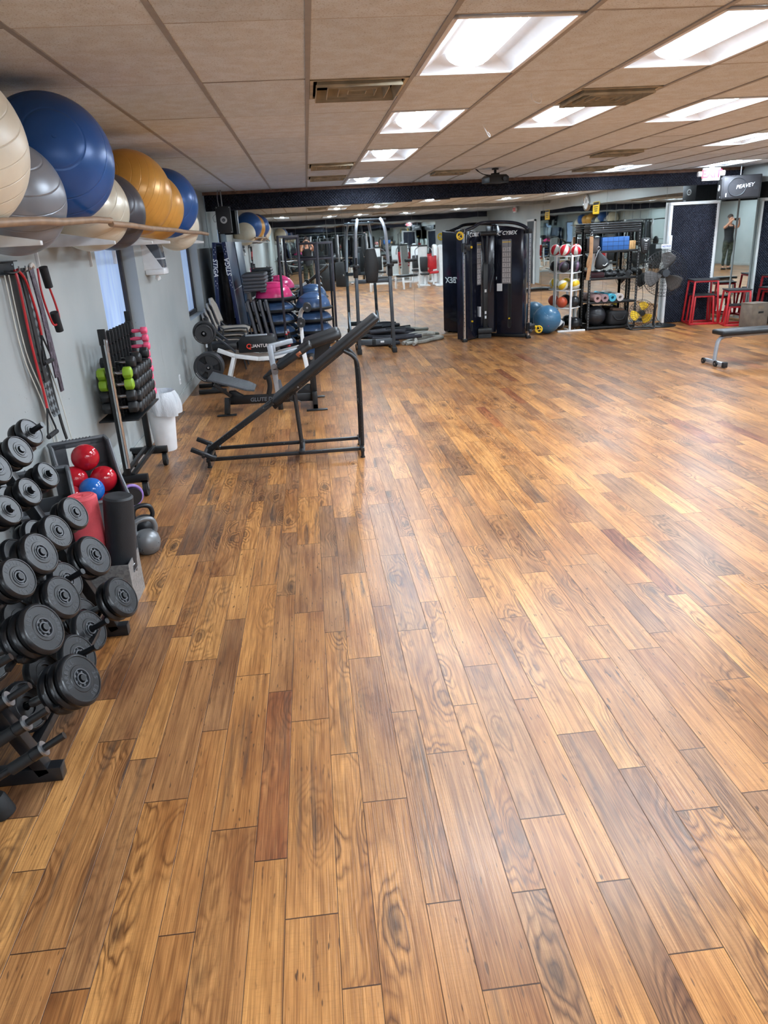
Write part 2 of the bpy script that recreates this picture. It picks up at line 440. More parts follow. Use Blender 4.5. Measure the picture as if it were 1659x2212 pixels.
L0 = troffer()
LNAME = {(1, 0): 'large bright ceiling light nearest the camera left of the other near one', (3, 0): 'bright ceiling light cut by the right edge of the photo at top',
         (1, 2): 'ceiling light second from the front in the column left of centre', (3, 2): 'ceiling light just behind the square dark vent on the right',
         (5, 2): 'long thin ceiling light right of the vent near the right edge', (1, 4): 'small ceiling light third from the front in the left column',
         (1, 7): 'smallest ceiling light last in the left column by the foam band', (8, 4): 'thin ceiling light at the right edge above the exit sign',
         (8, 7): 'thin far ceiling light beside the small vent near the back wall', (11, 7): 'thin far ceiling light directly above the exit sign'}
for n, (i, j) in enumerate(LIGHTS):
    o = L0 if n == 0 else dup(L0)
    o.location = (CX0+TW*(i+.5), CY0+TL*(j+.5), CEIL-.002)
    o['label'] = LNAME.get((i, j), 'ceiling light behind the camera seen only in the mirrors'); o['group'] = 'troffer lights in the tiled ceiling'
    if (i, j) not in LNAME: o['group'] = 'troffer lights outside the frame seen in mirrors'
CREAM = M('yellowed_vent_metal', (184, 174, 150), .5, 0, .25, scale=9)
def vent():
    t = thing('ceiling_vent', '', 'air vent')
    h_ = .29
    b = MB()
    for s_ in (-1, 1):
        b.box((s_*(h_-.01), 0, 0), (.02, 2*h_, .012)); b.box((0, s_*(h_-.01), 0), (2*h_, .02, .012))
    b.build('frame', CREAM, t)
    for k, (ro, z) in enumerate(((.255, .0), (.185, .004), (.115, .008), (.055, .01))):
        b = MB(); ri = ro-.052 if k < 3 else 0.0
        a = [(sx_*ro*1.0, sy*ro, z-.028) for sx_, sy in ((-1, -1), (1, -1), (1, 1), (-1, 1))]
        c = [(sx_*(ro-.016), sy*(ro-.016), z+.035) for sx_, sy in ((-1, -1), (1, -1), (1, 1), (-1, 1))]
        for n in range(4):
            b.quad(a[n], a[(n+1) % 4], c[(n+1) % 4], c[n])
            e0, e1 = Vector(a[n]), Vector(a[(n+1) % 4]); b.bar(e0, e1, .004, .014, 0)
        b.build('louvre', CREAM, t)
    b = MB(); b.box((0, 0, .2), (.58, .58, .01))
    for s_ in (-1, 1): b.box((s_*.285, 0, .1), (.006, .57, .2)); b.box((0, s_*.285, .1), (.57, .006, .2))
    b.build('duct', M('dark_duct', (30, 28, 27), .9) if 'dark_duct' not in bpy.data.materials else bpy.data.materials['dark_duct'], t)
    return t
V0 = vent()
VNAME = ['yellowed square ceiling vent nearest the camera left of the big light', 'dark square ceiling vent right of centre in front of a light',
         'farther ceiling vent in the column below the nearest yellowed vent', 'last small ceiling vent beside the smallest ceiling light', 'flat ceiling vent left of the projector',
         'far ceiling vent right of the projector', 'far dark ceiling vent beside the thin light near the back wall', 'ceiling vent behind the camera']
for n, (i, j, hf) in enumerate(VENTS):
    o = V0 if n == 0 else dup(V0)
    o.location = (CX0+TW*(i+.5), CY0+TL*(j+(.25 if hf == 0 else .75)), CEIL-.002); o['label'] = VNAME[n]; o['group'] = 'square vents in the ceiling'

# ---------------------------------------------------------------- walls
q = NT('grey_wall_paint'); o_ = q.obj()
c = q.ramp(q.noise(o_, 1.4, 4), [(.3, srgb(158, 164, 164)), (.7, srgb(172, 177, 176))])
scuff = q.ramp(q.noise(q.vmul(o_, (2.2, 5.5, 1.6)), 1.3, 5, .65), [(.62, (0, 0, 0)), (.78, (1, 1, 1))])
zz = q.n('SeparateXYZ'); q.set(zz.inputs[0], o_)
low = q.mapr(zz.outputs[2], .5, 1.1, 1, .1)
c = q.mix(q.math('MULTIPLY', q.math('MULTIPLY', scuff, low), .5), c, srgb(96, 96, 98))
spot = q.math('GREATER_THAN', q.noise(o_, 42, 2, .6), .735)
c = q.mix(q.math('MULTIPLY', spot, q.mapr(zz.outputs[2], .9, 1.3, .8, 0)), c, srgb(70, 72, 74))
q.set(q.b.inputs['Base Color'], c); q.b.inputs['Roughness'].default_value = .55; q.bump(q.noise(o_, 60, 2), .06, .002)
WALL = q.m
W1 = (6.42, 7.85, .775, 2.2); W2 = (10.68, 12.28, .85, 2.2)   # window openings y0,y1,z0,z1
b = MB()
x = XL
for y0, y1, z0, z1 in ((YF, W1[0], 0, CEIL), (W1[1], W2[0], 0, CEIL), (W2[1], YB, 0, CEIL), (W1[0], W1[1], 0, W1[2]), (W1[0], W1[1], W1[3], CEIL), (W2[0], W2[1], 0, W2[2]), (W2[0], W2[1], W2[3], CEIL)):
    b.quad((x, y0, z0), (x, y1, z0), (x, y1, z1), (x, y0, z1))
DEP = .17
for y0, y1, z0, z1 in (W1, W2):
    xi = XL-DEP
    b.quad((x, y0, z0), (xi, y0, z0), (xi, y1, z0), (x, y1, z0)); b.quad((x, y0, z1), (xi, y0, z1), (xi, y1, z1), (x, y1, z1))
    b.quad((x, y0, z0), (xi, y0, z0), (xi, y0, z1), (x, y0, z1)); b.quad((x, y1, z0), (xi, y1, z0), (xi, y1, z1), (x, y1, z1))
structure(b.build('wall_left', WALL, recalc=False))
structure(MB().box(((XL+XR)/2, YB+.06, CEIL/2), (XR-XL+.4, .1, CEIL)).build('wall_back', WALL))
structure(MB().box((XR+.06, (YB+YF)/2, CEIL/2), (.1, YB-YF, CEIL)).build('wall_right', WALL))
structure(MB().box(((XL+XR)/2, YF-.06, CEIL/2), (XR-XL+.4, .1, CEIL)).build('wall_front', WALL))
BASEB = M('baseboard_grey', (168, 173, 172), .45, 0, .08)
b = MB(); b.box((XL+.009, (YF+YB)/2, .065), (.018, YB-YF, .13), None, .004); b.box((XL+.007, (YF+YB)/2, .14), (.012, YB-YF, .03), None, .004)
structure(b.build('baseboard_left', BASEB))
WOODT = M('pale_wood_strip', (150, 112, 74), .5, 0, .2)
structure(MB().box(((XL+XR-1.35)/2+.02, YB-.012, .022), (XR-1.35-XL-.04, .024, .044), None, .003).build('baseboard_back', WOODT))
structure(MB().box((XR-.012, 7.5, .022), (.024, 12.6, .044), None, .003).build('baseboard_right', WOODT))
b = MB(); b.box(((XL+XR)/2, YB-.02, CEIL-.026), (XR-XL, .04, .05))
structure(b.build('trim_3', M('brown_ceiling_strip', (120, 92, 76), .6, 0, .25)))
# soffit beam crossing the ceiling behind the camera, and the grey strip over the right mirrors
structure(MB().box(((XL+XR)/2, 2.50, CEIL-.05), (XR-XL, .28, .10)).build('trim_4', M('soffit_grey', (128, 130, 130), .6)))
# windows: frosted, daylit glass in dark frames
q = NT('frosted_daylit_glass'); o_ = q.obj()
c = q.ramp(q.noise(q.vmul(o_, (1, 9, 1.2)), 1.3, 3, .5), [(.3, srgb(134, 160, 200)), (.7, srgb(166, 188, 220))])
q.set(q.b.inputs['Base Color'], c); q.set(q.b.inputs['Emission Color'], c); q.b.inputs['Emission Strength'].default_value = .55; q.b.inputs['Roughness'].default_value = .3
FROST = q.m
for n, (y0, y1, z0, z1) in enumerate((W1, W2)):
    xi = XL-DEP+.01
    wroot = bpy.data.objects.new(f'window_{n+1}', None); COL.objects.link(wroot); structure(wroot); wroot.location = (xi, y0, z0)
    h_, l_ = z1-z0, y1-y0
    MB().box((0, l_/2, h_/2), (.006, l_-.02, h_-.02)).build('window_glass', FROST, wroot)
    b = MB()
    for yy in (.03, l_-.035): b.box((.018, yy, h_/2), (.04, .06, h_), None, .004)
    for zz_ in (.03, h_-.03): b.box((.018, l_/2, zz_), (.04, l_, .06), None, .004)
    b.build('window_frame', M('bronze_window_frame', (52, 48, 50), .4, .2), wroot)

# ---------------------------------------------------------------- mirrors
q = NT('mirror_glass'); o_ = q.obj()
q.b.inputs['Base Color'].default_value = (.80, .845, .835, 1); q.b.inputs['Metallic'].default_value = 1; q.b.inputs['Roughness'].default_value = .012
q.bump(q.noise(q.vmul(o_, (1, 1, 1.6)), 2.2, 1), .005, .05)
MIRROR = q.m
MNAME = ['wall mirror panel behind the blue table tennis table', 'wall mirror panel behind the dome trainers and dark frame', 'wall mirror panel behind the power tower', 'wall mirror panel between power tower and black cable machine',
         'wall mirror panel hidden behind the black cable machine', 'wall mirror panel behind the white ball rack', 'wall mirror panel behind the black shelving unit', 'narrow wall mirror strip between the foam door and the corner']
xs = [-1.69, -.56, .66, 1.90, 3.10, 4.30, 5.48, 6.60]
for n in range(7):
    a, c_ = xs[n]+.0015, xs[n+1]-.0015
    tag(MB().box(((a+c_)/2, YB+.002, 1.235), (c_-a, .006, 2.38)).build('wall_mirror', MIRROR), MNAME[n], 'mirror', 'mirror panels on the back wall')
tag(MB().box((7.815, YB+.002, 1.235), (.33, .006, 2.38)).build('wall_mirror', MIRROR), MNAME[7], 'mirror', 'mirror panels on the back wall')
tag(MB().box((7.125, YB+.002, 2.285), (1.04, .006, .275)).build('wall_mirror', MIRROR), 'short wall mirror panel above the foam covered door', 'mirror', 'mirror panels on the back wall')
for n in range(10):
    y1 = YB-.01-1.22*n; y0 = y1-1.214
    tag(MB().box((XR+.002, (y0+y1)/2, 1.215), (.006, y1-y0, 2.34)).build('wall_mirror', MIRROR), 'wall mirror panel on the right wall at the corner behind the red boxes' if n == 0 else 'wall mirror panel on the right wall outside the photo', 'mirror', 'mirror panels on the right wall')
for n in range(6):
    x0 = XL+.05+1.22*n
    tag(MB().box((x0+.607, YF-.004, 1.215), (1.214, .006, 2.34)).build('wall_mirror', MIRROR), 'wall mirror panel on the wall behind the camera', 'mirror', 'mirror panels on the wall behind')

# ---------------------------------------------------------------- acoustic foam
q = NT('charcoal_foam'); o_ = q.obj()
q.set(q.b.inputs['Base Color'], q.ramp(q.noise(o_, 3, 2), [(.3, srgb(47, 49, 60)), (.7, srgb(61, 64, 76))])); q.b.inputs['Roughness'].default_value = .95
q.b.inputs['Specular IOR Level'].default_value = .1
FOAM = q.m
def foam(W_, H_, pitch=.05, amp=.03, n=6):
    """convoluted foam sheet standing in XZ, facing -Y"""
    nu, nv = int(W_/pitch*n), int(H_/pitch*n)
    def fn(a, c):
        x_, z_ = a*W_, c*H_; f = max(abs(math.cos(PI*(x_+z_)/pitch)), abs(math.cos(PI*(x_-z_)/pitch)))**4
        e = 1 if 0 < a < 1 and 0 < c < 1 else 0
        return (x_-W_/2, -(.012+amp*f)*e, z_)
    return MB().grid(fn, nu, nv)
b = foam(3.6, .262); tag(b.build('acoustic_foam', FOAM, None, (XL+1.82, YB-.002, 2.378), 60), 'charcoal egg-crate foam strip above the mirrors, left stretch by the speaker', 'acoustic foam', 'foam strips above the mirrors')
b = foam(2.4, .236); tag(b.build('acoustic_foam', FOAM, None, (3.12, YB-.002, 2.404), 60), 'charcoal egg-crate foam strip above the mirrors, middle stretch behind the projector', 'acoustic foam', 'foam strips above the mirrors')
b = foam(3.68, .228); tag(b.build('acoustic_foam', FOAM, None, (6.16, YB-.002, 2.412), 60), 'charcoal egg-crate foam strip above the mirrors, right stretch ending in the corner', 'acoustic foam', 'foam strips above the mirrors')
b = foam(9.6, .22, .09, .02, 2); o = b.build('acoustic_foam', FOAM, None, ((XL+XR)/2, YF+.002, 2.44), 60); o.rotation_euler.z = PI; tag(o, 'charcoal foam strip on the wall behind the camera', 'acoustic foam')
# foam covered door in a white frame
dr = bpy.data.objects.new('door_1', None); COL.objects.link(dr); structure(dr); dr.location = (7.13, YB-.03, 0)
foam(.84, 2.075, .046, .03, 6).build('door_panel', FOAM, dr, (0, 0, .005), 60)
b = MB()
for s_ in (-1, 1): b.box((s_*.445, -.005, 1.045), (.05, .07, 2.09), None, .006)
b.box((0, -.005, 2.1165), (.94, .074, .053), None, .006)
b.build('door_frame', WHITE, dr)

# ================================================================ LEFT WALL
# ---------------------------------------------------------------- ball shelf and stability balls
PIPE = M('tan_wooden_pipe', (150, 122, 96), .5, 0, .22, scale=9)
sh = thing('ball_shelf', 'long wall shelf of tan rails on white brackets holding the exercise balls', 'wall shelf', (XL, 2.2, 1.95))
def loc(p, root): return Vector(p)-Vector(root.location)
for a, c_ in (((-1.17, 2.3, 1.912), (-1.17, 4.90, 1.992)), ((-1.165, 4.88, 1.970), (-1.165, 9.5, 1.957))):
    P = [loc(Vector(a).lerp(Vector(c_), t/8)+Vector((0, 0, .004*math.sin(t*2.1))), sh) for t in range(9)]
    MB().tube(P, .0185, 12).build('rail', PIPE, sh)
for y in (2.6, 3.67, 5.04, 6.235, 7.02, 9.3):
    b = MB(); z = 1.93
    b.prism([(0, 0), (.50, 0), (.50, .02), (0, .11)], .03, Matrix.Translation(loc((XL+.004, y+.015, z-.075), sh)) @ R('X', 90), .002)
    b.bar(loc((XL+.006, y, z-.22), sh), loc((XL+.006, y, z+.04), sh), .03, .012)
    b.build('bracket', WHITE, sh)
def ballmat(name, col, rough=.34, rings=34, dirt=.1, sheen=0):
    q = NT(name); o = q.obj(); z = q.n('SeparateXYZ'); q.set(z.inputs[0], o)
    c = srgb(*col)
    q.set(q.b.inputs['Base Color'], q.ramp(q.noise(o, 5, 4, .6), [(.3, tuple(x*(1-dirt*1.5) for x in c[:3])), (.7, c)]))
    q.b.inputs['Roughness'].default_value = rough; q.b.inputs['Metallic'].default_value = sheen
    f = q.math('PINGPONG', q.math('MULTIPLY', z.outputs[2], rings), 1.0)
    line = q.mapr(f, .0, .09, 1, 0)
    q.bump(q.math('MULTIPLY', line, -1), .6, .0035)
    return q.m
BM = dict(cream=ballmat('cream_ball', (236, 226, 204), .36, 30), grey=ballmat('grey_ball', (140, 143, 150), .32, 26, sheen=.25), blue=ballmat('blue_ball', (40, 92, 164), .3, 20, sheen=.1),
          pearl=ballmat('pearl_ball', (220, 212, 192), .3, 26, sheen=.2), dark=ballmat('charcoal_ball', (72, 72, 80), .32, 24, sheen=.1), gold=ballmat('gold_ball', (222, 164, 78), .3, 40, sheen=.15))
BALLS = [('cream', .325, (-1.375, 3.25, 2.221), (30, 20, 0), 'cream exercise ball cut by the left edge, nearest on the wall shelf'),
         ('grey', .268, (-1.432, 4.035, 2.082), (35, 15, 20), 'silver grey ringed exercise ball between the cream and the big blue one'),
         ('blue', .335, (-1.365, 4.60, 2.30), (75, -25, 30), 'biggest blue exercise ball on the wall shelf, second from the left edge'),
         ('pearl', .268, (-1.432, 5.426, 2.087), (60, 10, 0), 'pearly beige exercise ball right of the biggest blue ball'),
         ('dark', .268, (-1.432, 5.963, 2.087), (50, 70, 0), 'charcoal exercise ball between the pearly one and the large gold one'),
         ('gold', .325, (-1.375, 6.56, 2.242), (65, 0, -25), 'larger gold exercise ball with ringed face on the wall shelf'),
         ('gold', .30, (-1.40, 7.449, 2.186), (65, 0, -28), 'smaller gold exercise ball tucked behind the larger gold one'),
         ('blue', .325, (-1.375, 8.101, 2.238), (70, 40, 0), 'farther blue exercise ball near the end of the wall shelf'),
         ('cream', .262, (-1.438, 8.913, 2.048), (40, 60, 0), 'last cream exercise ball hanging low at the far end of the shelf')]
for kind, r, p, rot, lab in BALLS:
    o = MB().sph((0, 0, 0), r, 56, 40).build('exercise_ball', BM[kind], None, p, 80)
    o.rotation_euler = [math.radians(a) for a in rot]
    tag(o, lab, 'exercise ball', 'exercise balls on the wall shelf')
    MB().cyl((0, 0, r-.004), (0, 0, r+.003), .011, .009, 16).build('plug', BM[kind], o)

# ---------------------------------------------------------------- hooks with resistance bands
hk = thing('band_rack', 'dark wall plate with hooks from which the exercise bands hang', 'hook rack', (XL, 4.1, 1.75))
b = MB(); b.box((.006, .22, .005), (.012, .62, .075), None, .003); b.box((.02, .22, .04), (.03, .62, .006)); b.box((.02, .22, -.03), (.03, .62, .006))
b.build('plate', M('dark_hook_plate', (58, 62, 66), .4, .4), hk)
for y in (.34, .44, .50):
    MB().tube(bez([(.02, y, -.012), (.07, y, -.02), (.10, y, -.012), (.105, y, .012)]), .005, 8).build('hook', STEEL, hk)
for y in (-.06, .50):
    MB().sph((.014, y, .02), .008, 10, 8, (.5, 1, 1)).build('screw', STEEL, hk)
TUBE_R = M('red_latex_tube', (186, 36, 44), .4, 0, .1); FOAMG = M('black_foam_grip', (28, 28, 31), .8, 0, .2, bump=.3)
CORD = M('off_white_cord', (206, 204, 194), .6)
bx = XL+.075
def tubeband(lab, pts, mat, r, handles, group):
    t = thing('resistance_band', lab, 'resistance band', pts[0], 0, group); L_ = [Vector(p)-Vector(pts[0]) for p in pts]
    MB().tube(bez(L_, 6), r, 8).build('tube', mat, t)
    for kind, p, d in handles:
        p = Vector(p)-Vector(pts[0]); d = Vector(d).normalized()
        if kind == 'grip':
            MB().cyl(p, p+d*.125, .026, .024, 14).build('foam_grip', FOAMG, t)
        else:  # triangular stirrup handle with a bar grip
            s_ = Vector((0, 1, 0)); q_ = p+d*.16
            w_ = MB(); w_.tube([p, p+s_*.07+d*.13, q_+s_*.075], .006, 6); w_.tube([p, p-s_*.07+d*.13, q_-s_*.075], .006, 6); w_.build('strap', FOAMG, t)
            MB().cyl(q_-s_*.075, q_+s_*.075, .014, None, 14).build('grip', FOAMG, t)
    return t
G = 'exercise bands hanging on the wall'
tubeband('long red resistance band whose black stirrup handle hangs lowest above the crate', [(bx, 4.45, 1.745), (bx+.01, 4.44, 1.66), (bx, 4.46, 1.35), (bx, 4.49, 1.05), (bx, 4.49, .955)], TUBE_R, .0075, [('stir', (bx, 4.49, .955), (0, 0, -1))], G)
tubeband('shorter red resistance band ending in a black foam handle halfway down', [(bx+.012, 4.455, 1.745), (bx+.02, 4.53, 1.68), (bx+.02, 4.59, 1.50), (bx+.015, 4.61, 1.37)], TUBE_R, .0075, [('stir', (bx+.015, 4.61, 1.37), (0, .1, -1))], G)
tubeband('red looped tube with two black foam grips on the right of the bands', [(bx+.02, 4.76, 1.74), (bx+.02, 4.745, 1.6), (bx+.02, 4.80, 1.45), (bx+.02, 4.86, 1.40), (bx+.02, 4.965, 1.43), (bx+.02, 4.95, 1.52), (bx+.02, 4.90, 1.62)], TUBE_R, .0065,
         [('grip', (bx+.02, 4.86, 1.745), (0, .3, -1)), ('grip', (bx+.02, 4.89, 1.475), (0, .35, -1))], G)
for n, (y0, y1, z1) in enumerate(((4.37, 4.56, .62), (4.43, 4.62, .50), (4.70, 4.86, .66))):
    tag(MB().tube(bez([(bx-.03, y0, 1.72), (bx-.035, y0+.02, 1.3), (bx-.03, y1-.03, .95), (bx-.02, y1, z1)], 6), .004, 6).build('cord', CORD),
        ('thin white cord hanging leftmost down the grey wall', 'thin white cord hanging beside the red band', 'white pull cord ending by the grey crate right of the bands')[n], 'cord', 'white cords on the wall')
q = NT('checkered_strap'); o_ = q.obj(); ck = q.n('TexChecker'); ck.inputs['Scale'].default_value = 28; ck.inputs['Color1'].default_value = srgb(24, 25, 28); ck.inputs['Color2'].default_value = srgb(108, 116, 120)
_r = q.n('VectorRotate', rotation_type='X_AXIS'); q.set(_r.inputs[0], o_); _r.inputs['Angle'].default_value = .78; q.set(ck.inputs[0], _r.outputs[0]); q.set(q.b.inputs['Base Color'], ck.outputs[0]); q.b.inputs['Roughness'].default_value = .7
CHECK = q.m
q = NT('marbled_purple_latex'); o_ = q.obj(); q.set(q.b.inputs['Base Color'], q.ramp(q.noise(q.vmul(o_, (20, 20, 6)), 2.2, 4, .7, 1.5), [(.40, srgb(40, 32, 42)), (.5, srgb(66, 54, 68)), (.55, srgb(128, 120, 132)), (.60, srgb(48, 34, 44))])); q.b.inputs['Roughness'].default_value = .5
MARB = q.m
def flatband(name, lab, pts, wd, mat, th=.008):
    P = bez(pts, 6); b = MB(); V = []
    for i, p in enumerate(P):
        V.append([b.b.verts.new(p+Vector((dx, dy*wd/2, 0))) for dx, dy in ((-th/2, -1), (th/2, -1), (th/2, 1), (-th/2, 1))])
    for A_, B_ in zip(V, V[1:]):
        for k in range(4): b.b.faces.new((A_[k], A_[(k+1) % 4], B_[(k+1) % 4], B_[k]))
    b.b.faces.new(V[0]); b.b.faces.new(V[-1])
    return tag(b.build(name, mat), lab, 'resistance band', G)
flatband('resistance_band', 'black and grey checkered fabric band hanging in the middle of the bands', [(bx-.012, 4.585, 1.75), (bx-.006, 4.60, 1.5), (bx-.012, 4.61, 1.2), (bx-.01, 4.62, .95), (bx, 4.63, .88)], .105, CHECK)
flatband('resistance_band', 'wide purple marbled band hanging straight in front of the wall', [(bx+.012, 4.665, 1.75), (bx+.02, 4.69, 1.5), (bx+.02, 4.70, 1.3), (bx+.02, 4.71, 1.10)], .065, MARB)
flatband('resistance_band', 'second purple marbled band reaching lower and slanting right', [(bx+.0, 4.71, 1.75), (bx+.008, 4.74, 1.45), (bx+.008, 4.77, 1.2), (bx+.008, 4.785, 1.0)], .055, MARB)
flatband('resistance_band', 'narrow black band hanging between red band and checkered strap', [(bx+.006, 4.525, 1.75), (bx+.006, 4.54, 1.4), (bx+.006, 4.55, 1.1)], .05, RUBBER)
flatband('resistance_band', 'long thin black straps hanging to the top of the grey crate', [(bx-.01, 4.62, 1.75), (bx-.01, 4.66, 1.2), (bx-.01, 4.70, .85), (bx-.01, 4.74, .70)], .03, RUBBER)
tag(MB().tube(bez([(bx+.02, 4.63, 1.745), (bx+.02, 4.65, 1.76), (bx+.02, 4.68, 1.765), (bx+.02, 4.70, 1.75)]), .012, 8).build('resistance_band', M('pale_rubber', (196, 186, 176), .5)), 'short pale rubber loop at the top of the hook rack', 'resistance band', G)

# ---------------------------------------------------------------- towel dispenser, outlet
td = thing('towel_dispenser', 'white wall towel dispenser with smoked grey cover between the two windows', 'towel dispenser', (XL, 8.35, 1.56))
b = MB(); b.box((.10, 0, .035), (.20, .27, .07), None, .02); b.build('tray', PLASTIC_W, td)
b = MB(); b.prism([(0, 0), (.19, 0), (.03, .27), (0, .27)], .012, T(0, -.13, .06) @ R('X', 90)); b.prism([(0, 0), (.19, 0), (.03, .27), (0, .27)], .012, T(0, .142, .06) @ R('X', 90)); b.box((.008, 0, .2), (.016, .27, .30)); b.build('back_plate', PLASTIC_W, td)
b = MB(); b.prism([(0, 0), (.185, 0), (.175, .20), (.15, .25), (0, .25)], .23, T(.002, .115, .07) @ R('X', 90), .006)
b.build('cover', M('smoked_plastic', (96, 102, 110), .12, 0, .05), td)
b = MB(); b.box((.1, 0, .16), (.172, .234, .015)); b.build('paper_level', M('paper_roll_edge', (205, 208, 212), .8), td)
b = MB(); b.cyl((.09, 0, .0), (.1, .01, -.035), .012, .03, 8); b.cyl((.1, .01, -.035), (.095, -.01, -.06), .03, .004, 8); b.build('towel_tip', M('paper_towel', (235, 236, 236), .9), td)
ot = thing('wall_outlet', 'small white outlet plate low on the grey wall left of the weight plates', 'outlet', (XL+.004, 9.25, .29))
MB().box((0, 0, 0), (.008, .075, .12), None, .003).build('cover_plate', PLASTIC_W, ot)
b = MB(); b.box((.004, 0, .025), (.004, .035, .03)); b.box((.004, 0, -.025), (.004, .035, .03)); b.build('socket', M('socket_grey', (190, 192, 192), .5), ot)

# ---------------------------------------------------------------- hex dumbbell rack on castors
RK = thing('dumbbell_rack', 'tall black rolling rack of hex dumbbells in front of the first window', 'dumbbell rack', (-1.53, 5.6, 0))
NCOL = 8
for y, nm in ((0, 'near'), (.84, 'far')):
    MB().bar((0, y, .13), (0, y, 1.27), .05, .035, .004).build('upright', BLACK, RK)
    b = MB(); b.box((-.02, y, .145), (.34, .05, .06), None, .004); b.build('foot', BLACK, RK)
    for x in (-.15, .12):
        w_ = MB(); w_.cyl((x-.016, y, .056), (x+.016, y, .056), .056, None, 20); wo = w_.build('castor', RUBBER, RK)
        w_ = MB(); w_.box((x-.02, y, .09), (.004, .04, .08)); w_.box((x+.02, y, .09), (.004, .04, .08)); w_.box((x, y, .125), (.05, .05, .01)); w_.cyl((x-.026, y, .055), (x+.026, y, .055), .009, None, 8); w_.build('fork', STEEL, wo)
MB().cyl((.02, -.03, .24), (.02, -.03, 1.22), .017, None, 16).build('chrome_post', CHROME, RK)
b = MB(); b.box((.005, -.035, 1.235), (.055, .02, .115), None, .004); b.build('top_plate', BLACK, RK)
b = MB(); b.box((.033, -.035, 1.17), (.01, .022, .09), None, .002); b.build('chrome_clip', CHROME, RK)
b = MB(); b.box((0, .84, 1.29), (.05, .012, .11), None, .004); b.build('end_plate', BLACK, RK)
for x in (-.03, .04): MB().bar((x, 0, .175), (x, .84, .175), .03, .03, .003).build('lower_rail', BLACK, RK)
MB().box((0, .42, .60), (.30, .80, .012), None, .003).build('tray', BLACK, RK)
cols = [.055+.098*i for i in range(NCOL)]
for i, y in enumerate(cols):
    yb = y+.049
    b = MB(); b.box((.0, yb, .93), (.05, .008, .66), None, .002)
    for z in [.655+.088*k for k in range(7)]: b.box((0, yb-.018, z-.012), (.05, .036, .006))
    b.build('divider', BLACK, RK)
def hexbell(r, hl, gl, mat, lab, grp, hm=CHROME):
    t = thing('hex_dumbbell', lab, 'dumbbell', (0, 0, 0), 0, grp)
    for s_ in (-1, 1):
        b = MB(); b.cyl((s_*gl/2, 0, 0), (s_*(gl/2+hl*.85), 0, 0), r, r, 6); b.cyl((s_*(gl/2+hl*.85), 0, 0), (s_*(gl/2+hl), 0, 0), r, r*.72, 6)
        bmesh.ops.bevel(b.b, geom=[e for e in b.b.edges], offset=r*.06, segments=1, affect='EDGES')
        b.build('head', mat, t)
    MB().tube([(-gl/2-.002, 0, 0), (-gl*.3, 0, 0), (0, 0, 0), (gl*.3, 0, 0), (gl/2+.002, 0, 0)], .014, 12, rs=[.012, .014, .0165, .014, .012]).build('handle', hm, t)
    return t
HEXG = M('lime_green_rubber', (132, 166, 34), .5, 0, .08); HEXK = M('black_hex_rubber', (30, 31, 33), .48, 0, .15); HEXP = M('pink_vinyl', (232, 92, 128), .42, 0, .08)
GH = 'hex dumbbells on the rolling rack'
hg = hexbell(.046, .062, .13, HEXG, 'upper lime green hex dumbbell at the near end of the rolling rack', GH)
hg.location = (-1.50, 5.625, .962); hg.rotation_euler.x = .26
o = dup(hg, (-1.50, 5.625, .878), None, 'lower lime green hex dumbbell at the near end of the rolling rack')
o = hexbell(.046, .066, .13, HEXK, 'black hex dumbbell directly under the green pair on the rolling rack', GH); o.location = (-1.50, 5.625, .79); hk0 = o
dup(hk0, (-1.50, 5.625, .705), None, 'lowest black hex dumbbell at the near end of the rolling rack')
ordn = ['first', 'second', 'third', 'fourth', 'fifth', 'sixth']
for c_, y in enumerate(cols[1:7]):
    n_ = (5, 4, 5, 4, 4, 5)[c_]
    for k in range(n_):
        o = dup(hk0, (-1.50+.006*(k % 2), 5.6+y+.02, .672+.087*k), None, f'black hex dumbbell in column {ordn[c_]} after the green ones, {ordn[k]} up from the tray')
        o.rotation_euler.x = (k*.7+c_) % 1.04
hp = hexbell(.032, .05, .105, HEXP, 'topmost pink dumbbell at the far end of the rolling rack', GH, HEXP); hp.location = (-1.485, 6.40, 1.185)
for k in range(1, 9):
    o = dup(hp, (-1.485+.004*(k % 3), 6.40-.006*k, 1.185-.0625*k), None, f'pink dumbbell at the far end of the rolling rack, {["second", "third", "fourth", "fifth", "sixth", "seventh", "eighth", "ninth"][k-1]} from the top')
    o.rotation_euler.x = (k*.37) % 1

# ---------------------------------------------------------------- waste bin
BAG = NT('bin_liner'); BAG.b.inputs['Base Color'].default_value = srgb(226, 230, 234); BAG.b.inputs['Roughness'].default_value = .25; BAG.b.inputs['Transmission Weight'].default_value = .25; BAG.b.inputs['Alpha'].default_value = .85
BAG.bump(BAG.noise(BAG.vmul(BAG.obj(), (14, 14, 5)), 2, 4, .6), .7, .02); BAG = BAG.m
bn = thing('waste_bin', 'white waste bin with a loose clear liner behind the rolling rack', 'waste bin', (-1.50, 6.98, 0))
def binp(h0, h1, f0, f1, n=4):
    prof = []
    return [(.155*(f0+(f1-f0)*i/n), h0+(h1-h0)*i/n) for i in range(n+1)]
MB().lathe([(0, 0), (.095, 0), (.10, .01), (.140, .53), (.146, .535), (.146, .545), (.135, .545), (.095, .02), (0, .02)], None, 40).build('body', PLASTIC_W, bn)
def lf(a, c_):
    an = 2*PI*a; wv = .012*math.sin(an*7)+.009*math.sin(an*11+1)
    if c_ < .2: r = .137-.03*(1-c_/.2); z = .50+.07*c_/.2
    else:
        t = (c_-.2)/.8; r = .15+.022*math.sin(t*PI)+wv*(t+.2)+.035*t*max(0, math.cos(an+.4)); z = .572-t*(.17+.06*max(0, math.cos(an+.6)))
    return (r*math.cos(an), r*math.sin(an), z)
MB().grid(lf, 60, 14, closed_u=True).build('liner', BAG, bn, None, 80)

